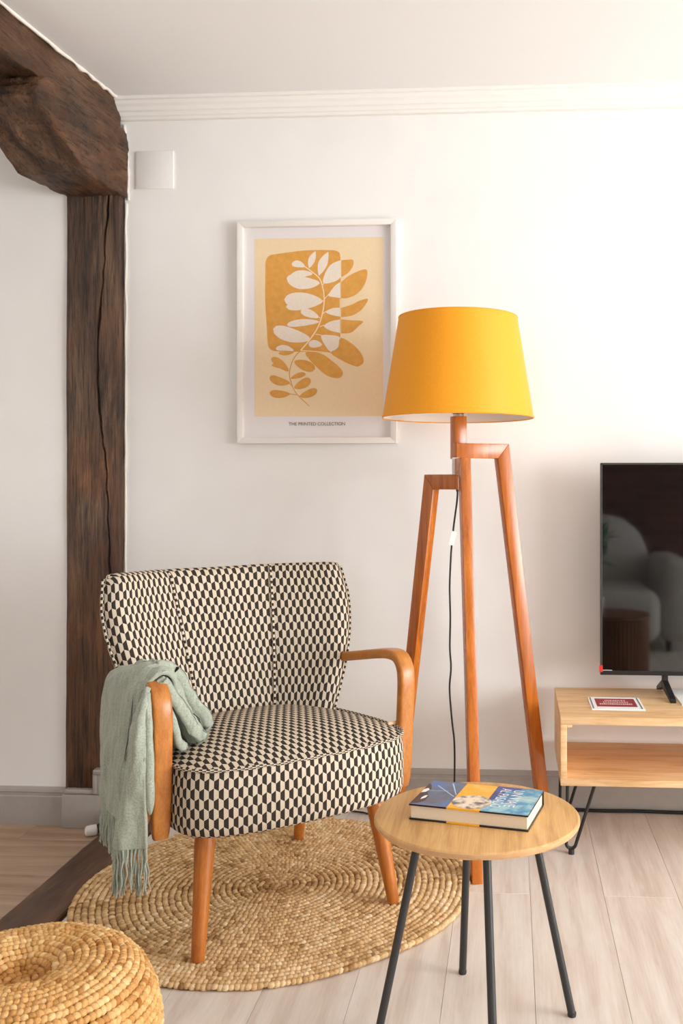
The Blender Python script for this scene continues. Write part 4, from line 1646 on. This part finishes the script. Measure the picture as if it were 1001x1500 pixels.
picture('cover_picture', [(0.002, 0.004), (0.32, 0.004), (0.32, 0.998), (0.002, 0.998)], M['book_slate'])
picture('cover_picture', [(0.32, 0.004), (0.60, 0.004), (0.60, 0.998), (0.32, 0.998)], M['book_amber'])
picture('cover_picture', [(0.60, 0.004), (0.998, 0.004), (0.998, 0.998), (0.60, 0.998)], M['book_sky'])
picture('cover_picture', [(0.60, 0.36), (0.66, 0.5), (0.70, 0.80), (0.80, 0.90), (0.82, 0.998), (0.60, 0.998)], M['book_navy'], 1)
circ = [(0.484 + 0.165 * math.cos(a), 0.29 + 0.262 * math.sin(a)) for a in np.linspace(0, 2 * PI, 40, endpoint=False)]
picture('cover_picture', circ, M['book_globe'], 2)
for a, b in (((0.09, 0.80), (0.305, 0.42)), ((0.20, 0.94), (0.31, 0.50)), ((0.03, 0.56), (0.22, 0.62))):
    d = np.array(b) - np.array(a)
    n_ = np.array([-d[1], d[0]])
    n_ = n_ / np.linalg.norm(n_) * 0.007
    picture('pale_streak', [tuple(np.array(a) + n_), tuple(np.array(b) + n_ * 0.6), tuple(np.array(b) - n_ * 0.6), tuple(np.array(a) - n_)], M['book_streak'], 1)
picture('dark_figure', [(0.002, 0.03), (0.06, 0.06), (0.10, 0.16), (0.10, 0.34), (0.055, 0.50), (0.06, 0.66), (0.03, 0.80), (0.002, 0.86)], M['book_maroon'], 1)
picture('pale_patch', [(0.004, 0.46), (0.04, 0.50), (0.055, 0.60), (0.03, 0.66), (0.004, 0.60)], M['book_letter'], 2)
picture('pale_patch', [(0.055, 0.20), (0.085, 0.28), (0.085, 0.38), (0.062, 0.36), (0.05, 0.28)], M['book_letter'], 2)
lettering('UN VIAJE', 0.030, M['book_letter'], cf, (x0 + 0.800 * BL, y0 + 0.56 * BD, zc + 0.0006), (0, 0, -PI / 2), 0.098)
lettering('AL PASADO', 0.030, M['book_letter'], cf, (x0 + 0.690 * BL, y0 + 0.54 * BD, zc + 0.0006), (0, 0, -PI / 2), 0.112)

# ------------------------------------------------------------------ television stand
SX0, SX1, SY0, SY1, SZ0, SZ1 = 0.136, 1.336, 2.655, 3.040, 0.208, 0.400
stand = thing('television_stand', 'pale mango wood television stand with open shelf on black hairpin legs', 'tv stand', (SX0, SY0, 0.0))
W_, D_ = SX1 - SX0, SY1 - SY0
box('top_panel', (0, 0, SZ1 - 0.022), (W_, D_, SZ1), M['mango'], stand, 0.0015, 2)
box('shelf_panel', (0, 0, SZ0), (W_, D_, SZ0 + 0.019), M['mango'], stand, 0.0015, 2)
box('side_panel', (0.0, 0.0005, SZ0 + 0.019), (0.0175, D_, SZ1 - 0.022), M['mango'], stand, 0.001, 2)
box('side_panel', (W_ - 0.0175, 0.0005, SZ0 + 0.019), (W_, D_, SZ1 - 0.022), M['mango'], stand, 0.001, 2)
box('corner_block', (0.0175, 0.002, SZ1 - 0.030), (0.032, 0.03, SZ1 - 0.022), M['mango'], stand, 0.001)


def hairpin(x, y, sx, sy):
    h = SZ0 - 0.003
    a = np.array([x - sx * 0.005, y + sy * 0.010, h])
    b = np.array([x + sx * 0.072, y + sy * 0.012, h])
    f = np.array([x + sx * 0.006, y + sy * 0.028, 0.016])
    ctr = f + np.array([0, 0, 0.0135])
    th = np.linspace(math.radians(186), math.radians(338), 16)
    arc_ = np.stack([ctr[0] + sx * 0.0135 * np.cos(th), np.full(16, ctr[1]), ctr[2] + 0.0135 * np.sin(th)], 1)
    path = np.vstack([np.linspace(a, arc_[0], 8)[:-1], arc_, np.linspace(arc_[-1], b, 8)[1:]])
    V, F, UV = tube_data(path, 0.0048, 10)
    lg = link('hairpin_leg', mesh_from('hairpin_leg', V, F, [M['black_metal']], smooth=math.radians(50)), stand)
    lathe('foot_cap', [(0.0, 0.0), (0.0085, 0.0), (0.0085, 0.0145), (0.0, 0.0145)], M['rubber'], lg, 14, (f[0] + sx * 0.001, f[1], 0))
    box('mount_plate', (min(a[0], b[0]) - 0.012, min(a[1], b[1]) - 0.008, h - 0.0005), (max(a[0], b[0]) + 0.012, max(a[1], b[1]) + 0.05 * 0.6, h + 0.003), M['black_metal'], lg)


hairpin(0.026, 0.022, 1, 1)
hairpin(0.022, D_ - 0.075, 1, 1)
hairpin(W_ - 0.026, 0.022, -1, 1)
hairpin(W_ - 0.022, D_ - 0.075, -1, 1)

# ------------------------------------------------------------------ television
TVX0, TVX1, TVZ0, TVZ1, TVY = 0.2705, 1.39, 0.4664, 1.1125, 2.92
tv = thing('television', 'large switched-off flat television standing on the wooden stand', 'television', (TVX0, TVY, SZ1))
tw, th = TVX1 - TVX0, TVZ1 - TVZ0
zb = TVZ0 - SZ1
box('back_shell', (0.001, 0.006, zb + 0.001), (tw - 0.001, 0.030, zb + th - 0.001), M['tv_body'], tv, 0.004, 2)
box('electronics_hump', (0.2, 0.030, zb + 0.02), (tw - 0.2, 0.055, zb + 0.36), M['tv_body'], tv, 0.01, 2)
box('screen', (0.006, 0.0015, zb + 0.012), (tw - 0.006, 0.006, zb + th - 0.006), M['screen'], tv)
bz = link('bezel', None, tv)
box('rim', (0, 0, zb + th - 0.006), (tw, 0.01, zb + th), M['tv_edge'], bz, 0.001, 1)
box('rim', (0, 0, zb), (0.006, 0.01, zb + th), M['tv_edge'], bz, 0.001, 1)
box('rim', (tw - 0.006, 0, zb), (tw, 0.01, zb + th), M['tv_edge'], bz, 0.001, 1)
box('rim', (0, -0.001, zb - 0.001), (tw, 0.012, zb + 0.012), M['tv_body'], bz, 0.001, 1)
for fx in (0.195, tw - 0.195):
    bm = bmesh.new()
    add_box(bm, (fx - 0.007, 0.004, 0.030), (fx + 0.010, 0.026, zb + 0.004), 0.002, 1)
    ft = bm_obj('foot', bm, M['tv_body'], tv, smooth=math.radians(35))
    for ya, za, yb_, zb_ in ((0.012, 0.040, -0.084, 0.006), (0.016, 0.038, 0.095, 0.008)):
        V = []
        for yy, zz, hh in ((ya, za, 0.013), (yb_, zb_, 0.006)):
            sft = 0.010 if yb_ < 0 else -0.004
            q = 0 if yy == ya else sft
            V += [(fx - 0.008 + q, yy, zz - hh), (fx + 0.010 + q, yy, zz - hh), (fx + 0.010 + q, yy, zz + hh), (fx - 0.008 + q, yy, zz + hh)]
        F = [(0, 1, 2, 3), (7, 6, 5, 4), (0, 4, 5, 1), (1, 5, 6, 2), (2, 6, 7, 3), (3, 7, 4, 0)]
        me = mesh_from('prong', V, F, [M['tv_body']])
        bm = bmesh.new()
        bm.from_mesh(me)
        bmesh.ops.recalc_face_normals(bm, faces=bm.faces[:])
        bmesh.ops.bevel(bm, geom=bm.edges[:], offset=0.002, segments=2, affect='EDGES', profile=0.5)
        bm.to_mesh(me)
        bm.free()
        link('prong', me, ft)
st = box('sticker', (-0.004, -0.0012, zb + 0.008), (0.007, -0.0002, zb + 0.028), M['red'], tv)
st['label'] = 'small red sticker on lower screen corner'
tube('protective_film_edge', [(0.007, 0.0008, zb + 0.013), (0.02, 0.0004, zb + 0.0135), (0.035, 0.0008, zb + 0.013)], 0.0008, M['paper'], tv)

# card and paper on the stand
card = thing('information_card', 'small white framed card with burgundy print on the television stand', 'card', (0.305, 2.812, SZ1), 0.0)
cw, cd = 0.152, 0.152
cbx = box('card_board', (-cw / 2, -cd / 2, 0.0005), (cw / 2, cd / 2, 0.0045), M['paper'], card, 0.0006)
for i, (a, b, c_, d, mt, z) in enumerate(((-0.072, -0.068, -0.070, 0.071, 'card_grey', 0.0047), (0.0665, 0.0705, -0.070, 0.071, 'card_grey', 0.0047), (-0.058, 0.0585, -0.046, 0.056, 'card_red', 0.0048))):
    bm = bmesh.new()
    vs = [bm.verts.new(p) for p in ((a, c_, z), (b, c_, z), (b, d, z), (a, d, z))]
    bm.faces.new(vs)
    bm_obj('printed_band' if i < 2 else 'printed_panel', bm, M[mt], cbx)
V, F = [], []
r_ = random.Random(4)
for ln, (yy, hh, xa, xb) in enumerate(((0.030, 0.012, -0.030, 0.030), (0.010, 0.011, -0.036, 0.036), (-0.014, 0.016, -0.048, 0.048))):
    x = xa
    while x < xb:
        w_ = r_.uniform(0.003, 0.006)
        k = len(V)
        V += [(x, yy - hh / 2, 0.005), (x + w_, yy - hh / 2, 0.005), (x + w_, yy + hh / 2, 0.005), (x, yy + hh / 2, 0.005)]
        F.append((k, k + 1, k + 2, k + 3))
        x += w_ + r_.uniform(0.0012, 0.0024)
link('printed_lines', mesh_from('printed_lines', V, F, [M['card_text']]), cbx)
pp = box('paper_sheet', (0, 0, 0.0004), (0.297, 0.21, 0.0036), M['paper'], None, 0, 1, (0.4975, 2.812, SZ1), (0, 0, 0.0))
tag(pp, 'white sheets of paper lying on the stand under the television', 'paper')

# ------------------------------------------------------------------ cables and plug
cb_ = tube('power_cable', [(0.10, 3.052, 0.006), (0.196, 3.051, 0.007), (0.3, 3.05, 0.006), (0.40, 3.051, 0.007), (0.542, 3.048, 0.006), (0.8, 3.05, 0.006), (1.3, 3.05, 0.006), (1.9, 3.05, 0.006)], 0.0055, M['cable'], None, 80, 8)
tag(cb_, 'black power cable lying along the skirting board behind the television stand', 'cable')
pg = thing('plug', 'white and black cable plug lying on the lower floor beside the post', 'plug', (-1.328, 2.955, ZL), math.radians(28))
lathe('white_cap', [(0.0, -0.022), (0.010, -0.022), (0.0155, -0.017), (0.017, -0.004), (0.017, 0.012), (0.013, 0.016), (0.0, 0.016)], M['white_plastic'], pg, 20, (-0.010, 0, 0.0175), (0, PI / 2, 0))
lathe('black_grip', [(0.0, 0.0), (0.013, 0.0), (0.015, 0.008), (0.014, 0.03), (0.008, 0.04), (0.0, 0.04)], M['cable'], pg, 20, (0.004, 0, 0.0185), (0, math.radians(72), 0))
tube('lead', [(0.04, 0, 0.03), (0.06, 0.004, 0.03), (0.075, 0.02, 0.012), (0.078, 0.06, 0.006)], 0.004, M['cable'], pg, 20, 8)

# ------------------------------------------------------------------ what the switched-off screen mirrors
sofa = thing('lounge_chair', 'grey rounded lounge chair facing the television', 'armchair', (0.62, -0.42, 0.0))
box('seat_cushion', (-0.30, -0.28, 0.06), (0.30, 0.40, 0.39), M['sofa'], sofa, 0.09, 6)
bm = bmesh.new()
prof_ = [(-0.40, 0.10), (-0.40, 0.50), (-0.36, 0.66), (-0.24, 0.79), (-0.05, 0.84), (0.12, 0.82), (0.25, 0.72), (0.31, 0.58), (0.33, 0.40), (0.33, 0.10)]
prism('backrest', prof_, 0.20, M['sofa'], sofa, (1, 0, 0), (0, 0, 1), (0, 1, 0), (0, -0.36, 0), 0.04)
bm.free()
for s in (-1, 1):
    box('armrest', (s * 0.41 - 0.11, -0.40, 0.06), (s * 0.41 + 0.11, 0.34, 0.58), M['sofa'], sofa, 0.08, 6)
for sx in (-0.36, 0.36):
    for sy in (-0.34, 0.26):
        lathe('leg', [(0.0, 0.0), (0.018, 0.0), (0.022, 0.08), (0.0, 0.08)], M['black_metal'], sofa, 12, (sx, sy, 0))
ft = thing('drum_table', 'brown fluted round drum table in front of the grey lounge chair', 'table', (0.56, 0.59, 0.0))
lathe('tabletop', [(0.0, 0.315), (0.19, 0.315), (0.195, 0.32), (0.195, 0.335), (0.19, 0.34), (0.0, 0.34)], M['fluted'], ft, 64)
V, F = [], []
n = 52
for z in (0.0, 0.315):
    for i in range(n * 4):
        a = 2 * PI * i / (n * 4)
        r = 0.184 + 0.006 * abs(math.sin(a * n / 2))
        V.append((r * math.cos(a), r * math.sin(a), z))
m = n * 4
F = [(i, (i + 1) % m, m + (i + 1) % m, m + i) for i in range(m)] + [tuple(reversed(range(m))), tuple(range(m, 2 * m))]
link('fluted_drum', mesh_from('fluted_drum', V, F, [M['fluted']]), ft)
pt = thing('potted_plant', 'small leafy green plant in a white pot on the drum table', 'plant', (0.455, 0.60, 0.34))
lathe('pot', [(0.0, 0.0), (0.042, 0.0), (0.055, 0.09), (0.050, 0.09), (0.045, 0.075), (0.0, 0.075)], M['pot'], pt, 24)
r_ = random.Random(3)
parts = []
for i in range(46):
    a, el, ln = r_.uniform(0, 2 * PI), r_.uniform(-0.1, 1.4), r_.uniform(0.06, 0.15)
    b = Vector((r_.uniform(-0.02, 0.05), 0, 0.22 + r_.uniform(0, 0.28)))
    d = Vector((math.cos(a) * math.cos(el), math.sin(a) * math.cos(el), math.sin(el)))
    s = d.cross(Vector((0, 0, 1))).normalized() * 0.014
    up = Vector((0, 0, -0.02))
    pts = [b, b + d * ln * 0.5 + s, b + d * ln + up, b + d * ln * 0.5 - s]
    parts.append(([tuple(p) for p in pts], [(0, 1, 2), (0, 2, 3)]))
parts.append(tube_data(np.array([(0, 0, 0.07), (0.005, 0, 0.2), (0.02, 0.004, 0.5)]), 0.004, 6)[:2])
V, F, _ = merge([p[:2] for p in parts])
tag(link('foliage', mesh_from('foliage', V, F, [M['leaf']]), pt), None, None, None, 'stuff')
